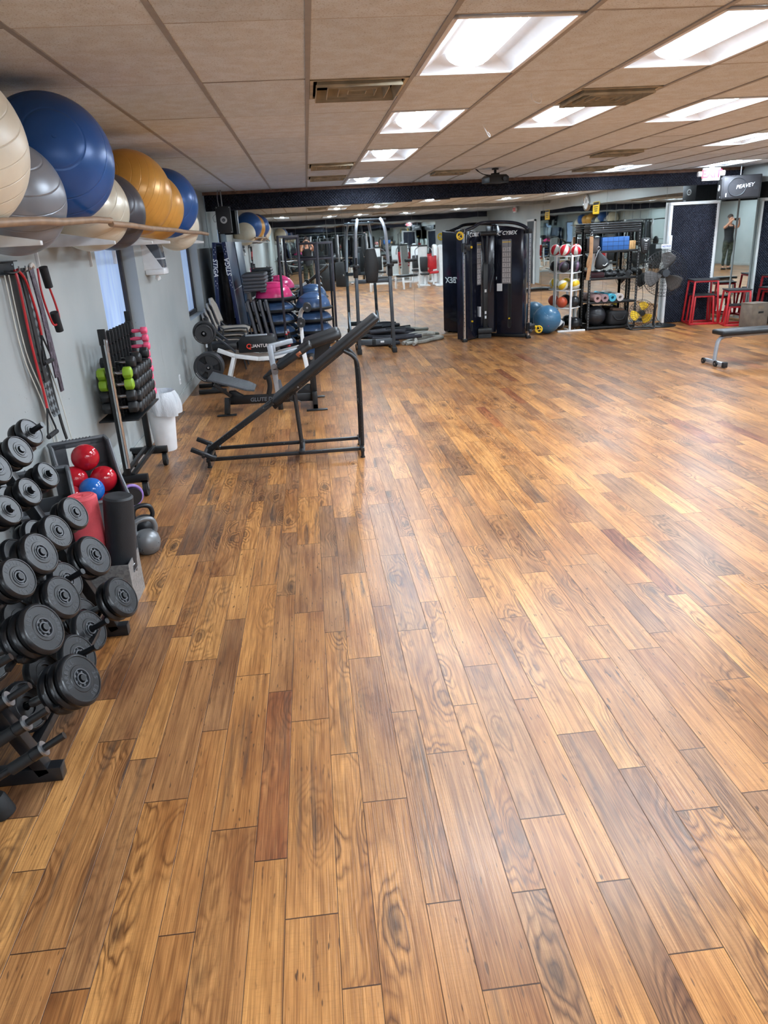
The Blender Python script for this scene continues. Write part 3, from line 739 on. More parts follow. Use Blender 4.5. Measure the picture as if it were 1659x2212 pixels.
# ---------------------------------------------------------------- hopper crates with small balls
GREYP = M('grey_crate_plastic', (84, 87, 91), .42, 0, .08, bump=.1)
def crate(name, lab, p, rz, W_, D_, Hb, Hf, grp):
    """open-front stacking bin: back high, sides sloping to a low front; origin at floor centre"""
    t = thing(name, lab, 'crate', p, rz, grp); b = MB(); th = .012
    w2, d2 = W_/2, D_/2
    side = [(-d2, 0), (d2, 0), (d2, Hb), (d2-.12, Hb), (-d2*.35, Hf+.10), (-d2-.05, Hf)]
    for s_ in (-1, 1):
        m = Matrix(((0, 0, 1, s_*w2-th/2), (1, 0, 0, 0), (0, 1, 0, 0), (0, 0, 0, 1)))
        b.prism(side, th, m, .002)
        P = [(s_*w2, y, z) for y, z in side[2:]]
        b.tube(P, .012, 8)
    b.box((0, d2, Hb/2-.08), (W_, th, Hb-.16)); b.box((-w2*.72, d2, Hb-.09), (W_*.28, th, .16)); b.box((w2*.72, d2, Hb-.09), (W_*.28, th, .16)); b.box((0, d2, Hb-.02), (W_, th, .035), None, .004)
    b.box((0, 0, .02), (W_, D_, .02)); b.prism([(-d2, 0), (-d2-.05, Hf), (-d2-.05+th, Hf), (-d2+th, 0)], W_, Matrix(((0, 0, 1, -w2), (1, 0, 0, 0), (0, 1, 0, 0), (0, 0, 0, 1))), .002)
    b.tube([(-w2, -d2-.05, Hf), (w2, -d2-.05, Hf)], .012, 8); b.tube([(-w2, d2, Hb), (w2, d2, Hb)], .014, 8)
    b.build('bin', GREYP, t)
    g = MB()
    for k in range(9): g.box((-.08+.02*k, d2, Hb+.012), (.008, .02, .01), None, .002)
    g.build('grip', GREYP, t)
    return t
crA = crate('stacking_crate', 'grey open-front crate holding the red and blue balls', (-1.435, 4.40, 0), 26, .33, .40, .72, .44, 'grey stacking crates')
MB().box((.172, -.14, .49), (.004, .05, .02), T(0, 0, 0)).build('label', PLASTIC_W, crA)
crB = crate('stacking_crate', 'empty grey open-front crate half hidden behind the pink roll', (-1.535, 3.95, 0), 20, .27, .22, .69, .52, 'grey stacking crates')
# the visible balls rest on more balls below
RB = M('glossy_red_ball', (176, 26, 40), .12, 0, .06); BB = M('glossy_blue_ball', (32, 98, 176), .12, 0, .06)
def wball(p, r, m, lab):
    o = MB().sph((0, 0, 0), r, 32, 20).build('weighted_ball', m, None, p, 80); tag(o, lab, 'ball', 'weighted balls in the grey crate')
    e = MB(); e.torus((0, 0, r*.86), r*.36, .0035, (0, 0, 1), 24, 6); e.build('ring_mark', LETTER_W, o); o.rotation_euler = (.5, .9, 0)
wball((-1.43, 4.39, .66), .081, RB, 'topmost glossy red ball with a white mark in the grey crate')
wball((-1.50, 4.33, .545), .080, RB, 'left glossy red ball under the topmost one in the crate')
wball((-1.345, 4.38, .52), .080, RB, 'right glossy red ball behind the blue one in the crate')
wball((-1.49, 4.21, .47), .070, RB, 'lowest glossy red ball at the crate front beside the blue one')
wball((-1.38, 4.235, .50), .073, BB, 'only glossy blue ball at the front of the grey crate')
for p, r in (((-1.50, 4.32, .385), .08), ((-1.36, 4.36, .36), .08), ((-1.42, 4.30, .22), .08), ((-1.50, 4.45, .22), .08), ((-1.36, 4.42, .11), .08), ((-1.48, 4.34, .10), .075)):
    wball(p, r, RB, 'glossy red ball buried below the others in the grey crate')

# ---------------------------------------------------------------- galvanised box with rolls, kettlebells, wheel
GALV = NT('galvanised_steel'); o_ = GALV.obj(); v_ = GALV.n('TexVoronoi'); v_.inputs['Scale'].default_value = 80; GALV.set(v_.inputs['Vector'], o_)
GALV.set(GALV.b.inputs['Base Color'], GALV.ramp(v_.outputs['Color'], [(.2, srgb(140, 144, 146)), (.8, srgb(166, 170, 172))])); GALV.b.inputs['Metallic'].default_value = .6; GALV.b.inputs['Roughness'].default_value = .42; GALV = GALV.m
gb = thing('storage_box', 'galvanised open box with a handle slot holding the two foam rolls', 'box', (-1.225, 3.77, 0))
b = MB(); w_, d_, h_, th = .285, .235, .25, .004
b.box((0, 0, .004), (w_, d_, .008)); b.box((-w_/2, 0, h_/2), (th, d_, h_)); b.box((0, d_/2, h_/2), (w_, th, h_)); b.box((0, -d_/2, h_/2), (w_, th, h_))
# right side with a real slot
b.box((w_/2, 0, .085), (th, d_, .17)); b.box((w_/2, 0, .23), (th, d_, .04)); b.box((w_/2, -.08, .19), (th, .075, .04)); b.box((w_/2, .08, .19), (th, .075, .04))
b.build('box_body', GALV, gb)
MB().torus((0, 0, 0), .001, .0005).b.free()
b = MB(); P = [(w_/2+.003, y, z) for y, z in ((-.04, .172), (.04, .172), (.04, .208), (-.04, .208))]; b.tube(P, .003, 6, closed=True); b.build('slot_rim', STEEL, gb)
def roller(lab, base, lean, h, r, mat, spiral):
    t = thing('foam_roller', lab, 'foam roller', base, 0, 'rolls in the galvanised box'); t.rotation_euler = lean
    MB().lathe([(0, 0), (r, 0), (r, h-.01), (r-.01, h), (r*.45, h), (r*.3, h-.004), (0, h-.004)], None, 40).build('roll', mat, t)
    if spiral:
        P = [((.012+.0026*k)*math.cos(k*.42), (.012+.0026*k)*math.sin(k*.42), h) for k in range(24)]
        MB().tube(P, .002, 5).build('spiral_edge', mat, t)
    return t
PINKR = M('coral_pink_foam', (216, 84, 92), .75, 0, .1, bump=.35, bscale=220)
roller('upright coral pink rolled mat standing in the galvanised box', (-1.285, 3.79, .01), (0, -.02, 0), .60, .078, PINKR, True)
roller('upright black foam roller leaning in the galvanised box', (-1.175, 3.79, .01), (0, .115, 0), .59, .078, M('black_foam_roll', (32, 34, 38), .6, 0, .12, bump=.2), False)
tag(MB().box((-1.34, 3.60, .30), (.10, .05, .12), None, .01).build('foam_block', M('bright_blue_foam', (24, 66, 166), .6)), 'bright blue block showing between dumbbells and pink roll', 'block')
def kettlebell(lab, p, rz, r, mat, grp='kettlebells beside the galvanised box'):
    t = thing('kettlebell', lab, 'kettlebell', p, rz, grp)
    MB().lathe([(0, 0), (r*.62, 0), (r*.8, r*.14), (r*.97, r*.55), (r, r*.92), (r*.9, r*1.35), (r*.62, r*1.68), (r*.3, r*1.8), (0, r*1.82)], None, 36).build('bell', mat, t)
    MB().tube(bez([(-r*.62, 0, r*1.45), (-r*.78, 0, r*1.9), (-r*.6, 0, r*2.5), (0, 0, r*2.68), (r*.6, 0, r*2.5), (r*.78, 0, r*1.9), (r*.62, 0, r*1.45)], 6), r*.2, 12).build('handle', mat, t)
    return t
kettlebell('grey kettlebell with thick handle in front beside the box', (-1.165, 4.42, 0), 25, .084, worn('grey_kettlebell_paint', (120, 122, 124), (70, 70, 70), .35, .4, .66))
kettlebell('black kettlebell half hidden behind the grey one', (-1.24, 4.72, 0), 20, .08, worn('black_kettlebell_paint', (34, 35, 38), (84, 84, 86), .35, .2, .68))
aw = thing('ab_wheel', 'small wheel with purple rim on the floor beside the crate', 'ab wheel', (-1.46, 5.34, .09))
MB().torus((0, 0, 0), .078, .012, (.5, -.86, 0), 32, 10).build('rim', M('lilac_plastic', (150, 120, 190), .4), aw)
MB().cyl((-.02, .035, 0), (.02, -.035, 0), .066, None, 28).build('hub', BLACK, aw)

# ---------------------------------------------------------------- near rack with plastic-plate dumbbells
NR = thing('plate_dumbbell_rack', 'slanted black rack of plate dumbbells at the left edge of the photo', 'dumbbell rack', (-1.15, 2.37, 0))
def nl(x, y, z): return loc((x, y, z), NR)
BLK2 = M('rack_black_enamel', (22, 23, 26), .3, 0, .2)
pl = lambda z, off: -off-.4*z
for y in (2.30, 3.36):
    b = MB(); b.bar(nl(pl(.03, 1.10), y, .03), nl(pl(1.08, 1.10), y, 1.08), .05, .05, .004); b.build('end_beam', BLK2, NR)
    b = MB(); b.bar(nl(-1.05, y, .03), nl(-1.66, y, .03), .05, .06, .004); b.build('base_bar', BLK2, NR)
    b = MB(); b.bar(nl(-1.63, y, .03), nl(-1.60, y, 1.06), .05, .05, .004); b.build('rear_post', BLK2, NR)
for z in (.10, 1.06):
    MB().bar(nl(pl(z, 1.12), 2.32, z), nl(pl(z, 1.12), 3.34, z), .04, .04, .003).build('long_rail', BLK2, NR)
for x, z in ((-1.235, 1.08), (-1.176, .935), (-1.102, .75), (-1.035, .58), (-.955, .37)):   # a pair of saddle rails under the grips of every row
    for ax_ in (.115, .175):
        xx, zz = x-.80*ax_+.53*.032, z-.50*ax_-.848*.032
        MB().bar(nl(xx, 2.31, zz), nl(xx, 3.36, zz), .02, .02, .002).build('saddle_rail', BLK2, NR)
for y in (2.36, 2.42):
    MB().cyl(nl(pl(.10, 1.28), y, .10), nl(pl(.98, 1.28), y, .98), .017, None, 12).build('tube', STEEL, NR)
for z in (.28, .38, .47, .575):
    b = MB(); b.bar(nl(pl(z, 1.10)-.06, 2.28, z-.055), nl(pl(z, 1.10)+.10, 2.26, z-.02), .035, .012, .002); b.build('cradle', BLK2, NR)
PLATE = M('black_vinyl_plate', (20, 21, 24), .30, 0, .12, bump=.08, bscale=260)
PLATE_T = M('plate_raised_lettering', (58, 60, 64), .5, 0, 0)
CAST = M('grey_plate_hub', (74, 76, 80), .42, .1, .3, scale=60)
AX = Vector((.86, -.20, .46)).normalized()
XA = Vector((0, 0, 1)).cross(AX).normalized(); YA = AX.cross(XA)
DMAT = Matrix(((XA.x, YA.x, AX.x, 0), (XA.y, YA.y, AX.y, 0), (XA.z, YA.z, AX.z, 0), (0, 0, 0, 1)))
def plate_prof(r, t):
    e = t*.42
    return [(.017, t*.25), (.017, t*.62), (r*.34, t*.62), (r*.36, t*.80), (r*.50, t*.80), (r*.52, t*.76), (r*.83, t*.76), (r*.845, t*.82), (r*.88, t*.82), (r*.93, t*.75), (r*.975, t*.6), (r, t*.5), (r*.985, t*.2), (r*.93, 0), (.017, 0), (.017, t*.25)]
def bell(F, r, n, spec):
    """plate dumbbell; origin at the centre of the outermost face, local +Z along the bar outwards"""
    rs = [r*f for f in (1, .97, .96, .9)[:n]]; t = .042
    lab, ext = spec
    o = thing('plate_dumbbell', lab, 'dumbbell', F, 0, 'plate dumbbells on the near rack'); o.matrix_world = Matrix.Translation(F) @ DMAT @ R('Z', random.uniform(0, 360))
    z = 0
    for k, rr in enumerate(rs):
        z0 = -t*(k+1)-.004*k
        p = MB().lathe(plate_prof(rr, t), T(0, 0, z0), 48, cap=False).build('plate', PLATE, o, None, 30)
        if k == 0:
            h = MB()
            for a in range(8):
                m = R('Z', a*45); h.box((.0, .027, z0+t*.66), (.010, .010, t*.2), m, .003)
            h.lathe([(.0165, z0+t*.62), (.0165, z0+t*.84), (.022, z0+t*.84), (.022, z0+t*.62)], None, 24, cap=False)
            h.lathe([(r*.33, z0+t*.62), (r*.33, z0+t*.86), (r*.37, z0+t*.86), (r*.37, z0+t*.62)], None, 40, cap=False)
            h.build('hub', CAST, p)
            if r > .07:
                for word, a0, step, fl in (('BARBELL', 90, 15, 1), ('25 LBS', -90, 15, 1)):
                    L_ = len(word)
                    for i, ch in enumerate(word):
                        if ch == ' ': continue
                        a = a0-(i-(L_-1)/2)*step
                        m = R('Z', a-90) @ T(0, r*.68, z0+t*.745)
                        text('letter', ch, r*.24, PLATE_T, p, m, .0011, 0, .0006)
    zz = -t*n-.004*n
    MB().lathe([(.013, zz-.002), (.02, zz-.002), (.02, zz-.014), (.013, zz-.014)], None, 20, cap=False).build('collar', STEEL, o)
    MB().cyl((0, 0, ext), (0, 0, -.37), .0125, None, 14).build('bar', BLK2, o)
    MB().cyl((0, 0, zz-.016), (0, 0, zz-.125), .017, None, 14).build('grip', STEEL, o)
    for k, rr in enumerate(rs[:2]):
        MB().lathe(plate_prof(rr, t), T(0, 0, zz-.14-t*(k+1)), 40, cap=False).build('plate', PLATE, o, None, 30)
    return o
tiers = {'top': 1.09, 'second': .935, 'third': .75, 'fourth': .58, 'bottom': .375}
BELLS = [('top', -1.225, 3.02, 1.075, .069, 2, 0.0, 'middle'), ('top', -1.232, 2.80, 1.069, .069, 2, 0, 'near'), ('top', -1.25, 3.24, 1.10, .066, 2, .055, 'far'),
         ('second', -1.176, 3.121, .935, .062, 2, .012, 'far'), ('second', -1.176, 2.899, .934, .063, 2, .012, 'middle'), ('second', -1.176, 2.679, .935, .063, 2, .012, 'near'),
         ('third', -1.101, 3.135, .748, .079, 2, 0, 'farthest'), ('third', -1.103, 2.901, .752, .079, 2, 0, 'second farthest'), ('third', -1.101, 2.687, .749, .088, 2, 0, 'second nearest'), ('third', -1.102, 2.462, .751, .080, 2, 0, 'nearest'),
         ('fourth', -1.029, 3.061, .568, .097, 2, 0, 'farthest'), ('fourth', -1.089, 2.85, .553, .087, 1, .075, 'second farthest'), ('fourth', -1.034, 2.635, .581, .090, 2, 0, 'second nearest'), ('fourth', -1.032, 2.398, .575, .098, 3, 0, 'nearest'),
         ('bottom', -.945, 3.059, .357, .099, 2, 0, 'farthest'), ('bottom', -1.035, 2.842, .318, .094, 1, .08, 'second farthest'), ('bottom', -1.024, 2.632, .318, .094, 1, .08, 'second nearest'), ('bottom', -.945, 2.398, .352, .102, 3, 0, 'nearest')]
for tr, x, y, z, r, n, ext, w_ in BELLS:
    bell(Vector((x, y, z)), r, n, (f'black plate dumbbell, {w_} in the {tr} row of the rack'+(', bar sticking out' if ext > .03 else ''), ext))
for n, (x, y, z) in enumerate([(-1.048, 2.135, .615), (-1.007, 2.121, .511), (-.969, 2.114, .417), (-.930, 2.101, .321)]):
    o = thing('dumbbell_bar', f'bare black dumbbell bar without plates on the near end of the rack, {["highest", "second highest", "second lowest", "lowest"][n]}', 'dumbbell bar', (x, y, z), 0, 'bare dumbbell bars on the near rack')
    A_ = Vector((.86, .18, .42)).normalized(); o.matrix_world = Matrix.Translation((x, y, z)) @ rotto(A_)
    MB().cyl((0, 0, 0), (0, 0, -.36), .0125, None, 14).build('bar', BLK2, o)
    b = MB(); b.cyl((0, 0, -.075), (0, 0, -.083), .027, None, 20); b.build('collar', STEEL, o)
    MB().cyl((0, 0, -.083), (0, 0, -.12), .022, None, 16).build('nut', BLK2, o); MB().cyl((0, 0, -.122), (0, 0, -.20), .021, None, 16).build('grip', RUBBER, o)
st = thing('stand', 'dark stand leg ending in a round rubber foot at the lower left edge', 'stand', (-1.20, 2.13, 0))
MB().lathe([(0, 0), (.036, 0), (.038, .006), (.038, .07), (.034, .078), (.024, .08)], R('Y', -20) @ R('X', 0), 28).build('rubber_foot', RUBBER, st)
MB().cyl((-.02, 0, .055), (-.30, -.02, .62), .021, None, 18).build('leg', DARK, st)

# ================================================================ MIDDLE OF THE ROOM
def rel(root):
    o = Vector(root.location)
    return lambda *p: Vector(p)-o
# ---------------------------------------------------------------- incline sit-up bench
BWORN = worn('worn_black_enamel', (30, 32, 35), (120, 116, 110), .38, .1, .665, 70)
ib = thing('incline_bench', 'tall black sloping sit-up bench standing alone in front of the machines', 'incline bench', (-.35, 6.4, 0)); P = rel(ib)
for y, nm in ((6.23, 0), (6.60, 1)):
    MB().bar(P(-1.0, y, .075), P(.34, y, .075), .03, .03, .004).build('base_rail', BWORN, ib)
b = MB(); b.bar(P(-1.0, 6.20, .075), P(-1.0, 6.63, .075), .035, .035, .004); b.build('cross_bar', BWORN, ib)
b = MB(); b.bar(P(.345, 6.18, .075), P(.345, 6.66, .075), .035, .035, .004); b.build('cross_bar', BWORN, ib)
for x, y in ((-1.0, 6.24), (.345, 6.2), (.345, 6.63), (-1.0, 6.6)):
    b = MB(); b.cyl(P(x, y, 0), P(x, y, .06), .014, None, 12); b.cyl(P(x, y, 0), P(x, y, .012), .02, None, 12); b.build('foot', RUBBER, ib)
MB().bar(P(-1.04, 6.4, .10), P(-.33, 6.4, .56), .05, .05, .004).build('main_tube', BWORN, ib)
for (x0, z0), (x1, z1) in (((-1.10, .16), (-.955, .085)), ((-1.09, .235), (-.985, .17))):
    pass
for y, (x, z) in ((6.22, (-1.03, .135)), (6.58, (-1.03, .135))):
    MB().bar(P(x-.10, y-.03, z+.055), P(x+.10, y-.03, z-.045), .045, .035, .006).build('ankle_bar', BWORN, ib)
MB().cyl(P(-1.03, 6.16, .125), P(-1.03, 6.64, .125), .016, None, 12).build('ankle_rod', BWORN, ib)
m = frame_m(P(.085, 6.4, .845), (.93, 0, .66), (0, 1, 0))
L_ = 1.16
b = MB(); b.box((0, 0, .012), (L_, .30, .055), m, .025, 3); b.build('pad', VINYL, ib)
b = MB(); b.box((-.02, 0, -.025), (L_*.96, .12, .02), m, .003); b.bar(m @ Vector((-.62, 0, -.03)), m @ Vector((.45, 0, -.03)), .05, .04, .003); b.build('pad_rail', BWORN, ib)
MB().cyl(m @ Vector((-.32, -.155, -.01)), m @ Vector((-.32, -.158, -.01)), .008, None, 10).build('bolt', STEEL, ib)
for y in (6.27, 6.55):
    MB().tube(bez([P(.24, y, .93), P(.32, y, .875), P(.355, y, .77), P(.358, y, .4), P(.352, y, .09)], 6), .017, 12).build('rear_leg', BWORN, ib)
MB().cyl(P(.358, 6.27, .45), P(.358, 6.55, .45), .014, None, 12).build('leg_brace', BWORN, ib)
for y in (6.30, 6.52):
    MB().cyl(P(-.21, y, .58), P(-.185, y, .09), .014, None, 12).build('centre_post', BWORN, ib)
b = MB(); b.box(P(-.185, 6.41, .085), (.05, .42, .03), None, .004); b.build('cross_bar', BWORN, ib)

# ---------------------------------------------------------------- plate tree by the wall
IRON = M('cast_iron_plate', (58, 58, 60), .5, .2, .15); RPLATE = M('rubber_plate', (40, 41, 44), .5, 0, .1)
wt = thing('plate_tree', 'black plate stand against the grey wall carrying weight plates', 'weight rack', (-1.38, 9.95, 0)); P = rel(wt)
MB().bar(P(-1.38, 9.95, .04), P(-1.38, 9.95, .95), .06, .06, .004).build('post', BLACK, wt)
for a, c_ in (((-1.56, 9.72, .03), (-1.20, 9.72, .03)), ((-1.62, 10.18, .03), (-1.22, 10.18, .03)), ((-1.38, 9.74, .03), (-1.38, 10.2, .03))): MB().bar(P(*a), P(*c_), .05, .05, .004).build('base_bar', BLACK, wt)
for z in (.36, .79):
    MB().cyl(P(-1.38, 9.94, z), P(-1.38, 9.58, z), .014, None, 14).build('peg', STEEL, wt)
MB().box(P(-1.41, 9.915, .60), (.022, .01, .05)).build('sticker', LETTER_W, wt)
def weight(lab, p, r, th, mat, tri, grp):
    o = thing('weight_plate', lab, 'weight plate', p, 0, grp); m = R('X', 90)
    if tri:
        b = MB(); nseg = 60
        prof = [(.026, -th/2), (.055, -th/2), (.055, th/2+.004), (.026, th/2+.004), (.026, -th/2)]
        b.lathe(prof, m, 32, cap=False)
        b.lathe([(r*.80, -th/2), (r, -th/2), (r, th/2), (r*.97, th/2+.004), (r*.83, th/2+.004), (r*.80, th/2), (r*.80, -th/2)], m, 56, cap=False)
        for k in range(3):
            a0 = math.radians(120*k+18); a1 = math.radians(120*k+102)
            pts = [(.05*math.cos(a0), .05*math.sin(a0))]+[((r*.82)*math.cos(a0+(a1-a0)*t/10), (r*.82)*math.sin(a0+(a1-a0)*t/10)) for t in range(11)]+[(.05*math.cos(a1), .05*math.sin(a1))]
            b.prism(pts, th*.8, m @ T(0, 0, -th*.4))
        b.build('plate_body', mat, o)
        b = MB()
        for k in range(9):
            a = math.radians(200+6*k); b.box((r*.9*math.cos(a), r*.9*math.sin(a), th/2+.005), (.010, .006, .002), m)
        b.build('raised_marks', LETTER_W, o)
    else:
        MB().lathe([(.026, -th/2), (r*.3, -th/2), (r*.3, th/2+.006), (r*.34, th/2+.006), (r*.36, th*.3), (r*.84, th*.3), (r*.86, th/2), (r*.97, th/2), (r, th*.3), (r, -th/2), (.026, -th/2)], m, 48, cap=False).build('plate_body', mat, o)
    return o
GW = 'weight plates on the plate stand'
weight('front black three-grip weight plate on the lower peg of the plate stand', (-1.38, 9.62, .355), .19, .04, RPLATE, True, GW)
for k in range(3): weight(f'black weight plate behind the front one on the lower peg, {["second", "third", "last"][k]} from the front', (-1.38, 9.665+.045*k, .355), .188, .04, RPLATE, False, GW)
weight('small grey iron plate in front on the upper peg of the plate stand', (-1.38, 9.60, .785), .112, .03, IRON, False, GW)
weight('larger grey iron plate with openings behind the small one on the upper peg', (-1.38, 9.66, .795), .145, .035, IRON, True, GW)
weight('thin grey iron plate last on the upper peg against the post', (-1.38, 9.71, .795), .14, .03, IRON, False, GW)

# ---------------------------------------------------------------- glute bridge machine
gm = thing('glute_machine', 'black and silver hip bridge machine with ribbed foot board behind the sloping bench', 'exercise machine', (-.55, 8.5, 0)); P = rel(gm)
MB().bar(P(-1.02, 8.45, .145), P(-.03, 8.45, .125), .07, .095, .005).build('main_beam', BLACK, gm)
b = MB(); b.prism([(-.24, .12), (-.06, .12), (-.06, .27), (-.12, .27), (-.24, .19)], .07, Matrix(((1, 0, 0, .55), (0, 0, -1, 8.49-8.5), (0, 1, 0, 0), (0, 0, 0, 1))), .003); b.build('gusset', BLACK, gm)
b = MB(); b.prism([(-1.02, .11), (-.80, .11), (-.86, .19), (-.95, .25), (-1.02, .25)], .07, Matrix(((1, 0, 0, .55), (0, 0, -1, -.01), (0, 1, 0, 0), (0, 0, 0, 1))), .003); b.build('gusset', BLACK, gm)
text('lettering', 'GLUTE DRIVE', .062, LETTER_G, gm, frame_m(P(-.60, 8.4135, .135), (1, 0, -.02), (0, 0, 1)), .0012, .1, .0012)
b = MB(); b.bar(P(-1.03, 8.33, .20), P(-1.05, 8.29, .02), .05, .05, .004); b.box(P(-1.055, 8.285, .008), (.22, .06, .016), None, .006); b.build('front_foot', BLACK, gm)
b = MB(); b.bar(P(-1.0, 8.40, .20), P(-1.16, 8.34, .36), .04, .04, .004); b.build('board_strut', BLACK, gm)
b = MB(); b.box(P(-.045, 8.33, .10), (.055, .06, .20), None, .004); b.box(P(-.03, 8.25, .008), (.24, .07, .016), None, .006); b.box(P(-.045, 9.0, .008), (.24, .07, .016), None, .006); b.bar(P(-.045, 8.3, .035), P(-.045, 9.0, .035), .05, .05); b.build('rear_foot', BLACK, gm)
b = MB(); b.box(P(-.05, 8.42, .36), (.07, .07, .52), None, .006); b.build('rear_post', BLACK, gm)
MB().cyl(P(-.05, 8.385, .575), P(-.05, 8.375, .575), .02, None, 20).build('pivot_bolt', CHROME, gm)
# ribbed foot board
q = NT('ribbed_grey_board'); o_ = q.obj(); wv = q.n('TexWave', wave_type='BANDS', bands_direction='X'); wv.inputs['Scale'].default_value = 26; wv.inputs['Distortion'].default_value = 1.2; wv.inputs['Detail Scale'].default_value = 4; q.set(wv.inputs[0], o_)
q.set(q.b.inputs['Base Color'], q.ramp(wv.outputs['Fac'], [(.2, srgb(44, 48, 52)), (.8, srgb(82, 86, 90))])); q.b.inputs['Roughness'].default_value = .55; q.bump(wv.outputs['Fac'], .4, .004)
RIB = q.m
m = frame_m(P(-.965, 8.5, .33), (.945, 0, -.325), (0, 1, 0))
MB().prism([(-.27, -.25), (.17, -.25), (.255, -.17), (.255, .17), (.17, .25), (-.27, .25)], .022, m, .004).build('foot_board', RIB, gm)
# silver upright, arm, pads
b = MB(); b.bar(P(-.505, 8.44, .74), P(-.455, 8.44, .10), .06, .055, .004); b.build('upright', SILVER, gm)
MB().box(P(-.45, 8.44, .055), (.055, .055, .11), None, .004).build('upright_foot', BLACK, gm)
b = MB(); b.bar(P(-.52, 8.44, .725), P(-.25, 8.52, .765), .05, .05, .004); b.bar(P(-.47, 8.44, .63), P(-.20, 8.50, .67), .05, .035, .004); b.bar(P(-.46, 8.44, .66), P(-.46, 8.44, .74), .035, .03, .003); b.build('arm', SILVER, gm)
b = MB(); b.cyl(P(-.475, 8.41, .50), P(-.475, 8.395, .50), .035, None, 28); b.cyl(P(-.47, 8.41, .445), P(-.47, 8.395, .445), .035, None, 28); b.box(P(-.4725, 8.405, .47), (.07, .016, .06)); b.build('pivot_cover', STEEL, gm)
b = MB(); b.prism([(-.445, .35), (-.42, .35), (-.40, .24), (-.44, .22)], .01, Matrix(((1, 0, 0, .55), (0, 0, -1, -.085), (0, 1, 0, 0), (0, 0, 0, 1)))); b.build('decal', LETTER_G, gm)
m = frame_m(P(-.235, 8.47, .615), (.85, 0, .52), (0, 1, 0))
b = MB(); b.box((0, 0, 0), (.46, .40, .075), m, .03, 3); b.build('hip_pad', VINYL, gm)
b = MB(); b.box((.06, -.202, 0), (.06, .004, .035), m, .001); b.box((.045, -.202, -.024), (.012, .004, .02), m); b.build('badge', M('copper_badge', (176, 112, 82), .3, .7), gm)
m = frame_m(P(.09, 8.72, .745), (.96, 0, .26), (0, 1, 0))
b = MB(); b.box((0, 0, 0), (.46, .48, .11), m, .05, 4); b.build('back_pad', VINYL, gm)
b = MB(); b.prism([(-.02, .50), (.13, .56), (.20, .70), (.0, .64)], .02, Matrix(((1, 0, 0, .55), (0, 0, -1, .2), (0, 1, 0, 0), (0, 0, 0, 1)))); b.build('pad_bracket', BLACK, gm)
b = MB(); b.bar(P(-.61, 8.44, .365), P(-.40, 8.46, .54), .06, .045, .015); b.build('belt_arm', VINYL, gm)
b = MB(); b.tube(bez([P(-.56, 8.40, .40), P(-.545, 8.40, .32), P(-.55, 8.40, .26), P(-.57, 8.40, .19)], 5), .01, 6, flat=(.028, .006)); b.build('strap', BLACK, gm)
MB().tube(bez([P(-.33, 8.40, .10), P(-.28, 8.38, .09), P(-.24, 8.38, .10), P(-.2, 8.38, .075)], 4), .006, 6).build('lever', STEEL, gm)

# ---------------------------------------------------------------- white leg machine
qm = thing('leg_machine', 'white framed leg machine with black QUANTUM shroud and curved roller arm', 'exercise machine', (-.75, 10.6, 0)); P = rel(qm)
sh_ = [(-1.06, .40), (-.52, .39), (-.52, .54), (-.56, .60), (-.60, .615), (-1.0, .615), (-1.045, .575), (-1.06, .53)]
b = MB(); b.prism([(x+.75, z) for x, z in sh_], .30, Matrix(((1, 0, 0, 0), (0, 0, -1, .16), (0, 1, 0, 0), (0, 0, 0, 1))), .012); b.build('shroud', VINYL, qm)
text('lettering', 'UANTUM', .062, M('pale_red_lettering', (224, 214, 210), .5, 0, 0), qm, frame_m(P(-.758, 10.4365, .485), (1, 0, -.01), (0, 0, 1)), .0015, .1, .001)
text('lettering', 'Q', .092, M('orange_red_lettering', (214, 62, 44), .5, 0, 0), qm, frame_m(P(-.912, 10.4365, .485), (1, 0, -.01), (0, 0, 1)), .0015, .1, .002)
b = MB(); b.box(P(-.80, 10.52, .625), (.30, .05, .02), None, .004); b.build('top_trim', SILVER, qm)
for y in (10.40, 10.78):
    b = MB(); pts = [P(-1.34, y, .47), P(-1.12, y, .375), P(-.80, y, .315), P(-.62, y, .315), P(-.35, y, .37), P(-.15, y, .40)]
    for a, c_ in zip(pts, pts[1:]): b.bar(a, c_, .05, .055, .004)
    b.build('frame_rail', WHITE, qm)
    b = MB(); b.bar(P(-1.13, y, .37), P(-1.25, y, .02), .05, .05, .004); b.box(P(-1.25, y, .01), (.12, .08, .02), None, .004); b.build('leg', WHITE, qm)
    b = MB(); b.bar(P(-.17, y, .40), P(-.12, y, .02), .05, .05, .004); b.box(P(-.12, y, .01), (.12, .08, .02), None, .004); b.build('leg', WHITE, qm)
b = MB(); b.bar(P(-.16, 10.6, .36), P(-.168, 10.6, .78), .05, .05, .004); b.tube(bez([P(-.168, 10.6, .76), P(-.165, 10.6, .85), P(-.135, 10.6, .915), P(-.07, 10.6, .955)], 6), .024, 10, flat=(.03, .022)); b.build('curved_arm', WHITE, qm)
for x, z in ((-.06, .965), (-.16, .765)):
    b = MB(); b.cyl(P(x, 10.33, z), P(x, 10.57, z), .058, None, 24); rl_ = b.build('roller', VINYL, qm)
    b = MB(); b.cyl(P(x, 10.325, z), P(x, 10.33, z), .014, None, 12); b.build('roller_cap', STEEL, rl_)
for x, y in ((-.375, 10.42), (-.355, 10.66)):
    b = MB(); b.cyl(P(x+.02, y, .46), P(x, y, .62), .018, None, 12); h_ = b.build('grip', RUBBER, qm)
    b = MB(); b.cyl(P(x, y, .62), P(x-.004, y, .665), .014, None, 12); b.build('grip_end', SILVER, h_)
    b = MB(); b.cyl(P(x+.001, y, .615), P(x, y, .63), .02, None, 12); b.cyl(P(x+.02, y, .455), P(x+.019, y, .47), .024, None, 12); b.build('grip_ring', RED, h_)
b = MB(); b.box(P(-1.28, 10.62, .50), (.42, .34, .10), None, .03); b.build('seat', VINYL, qm)
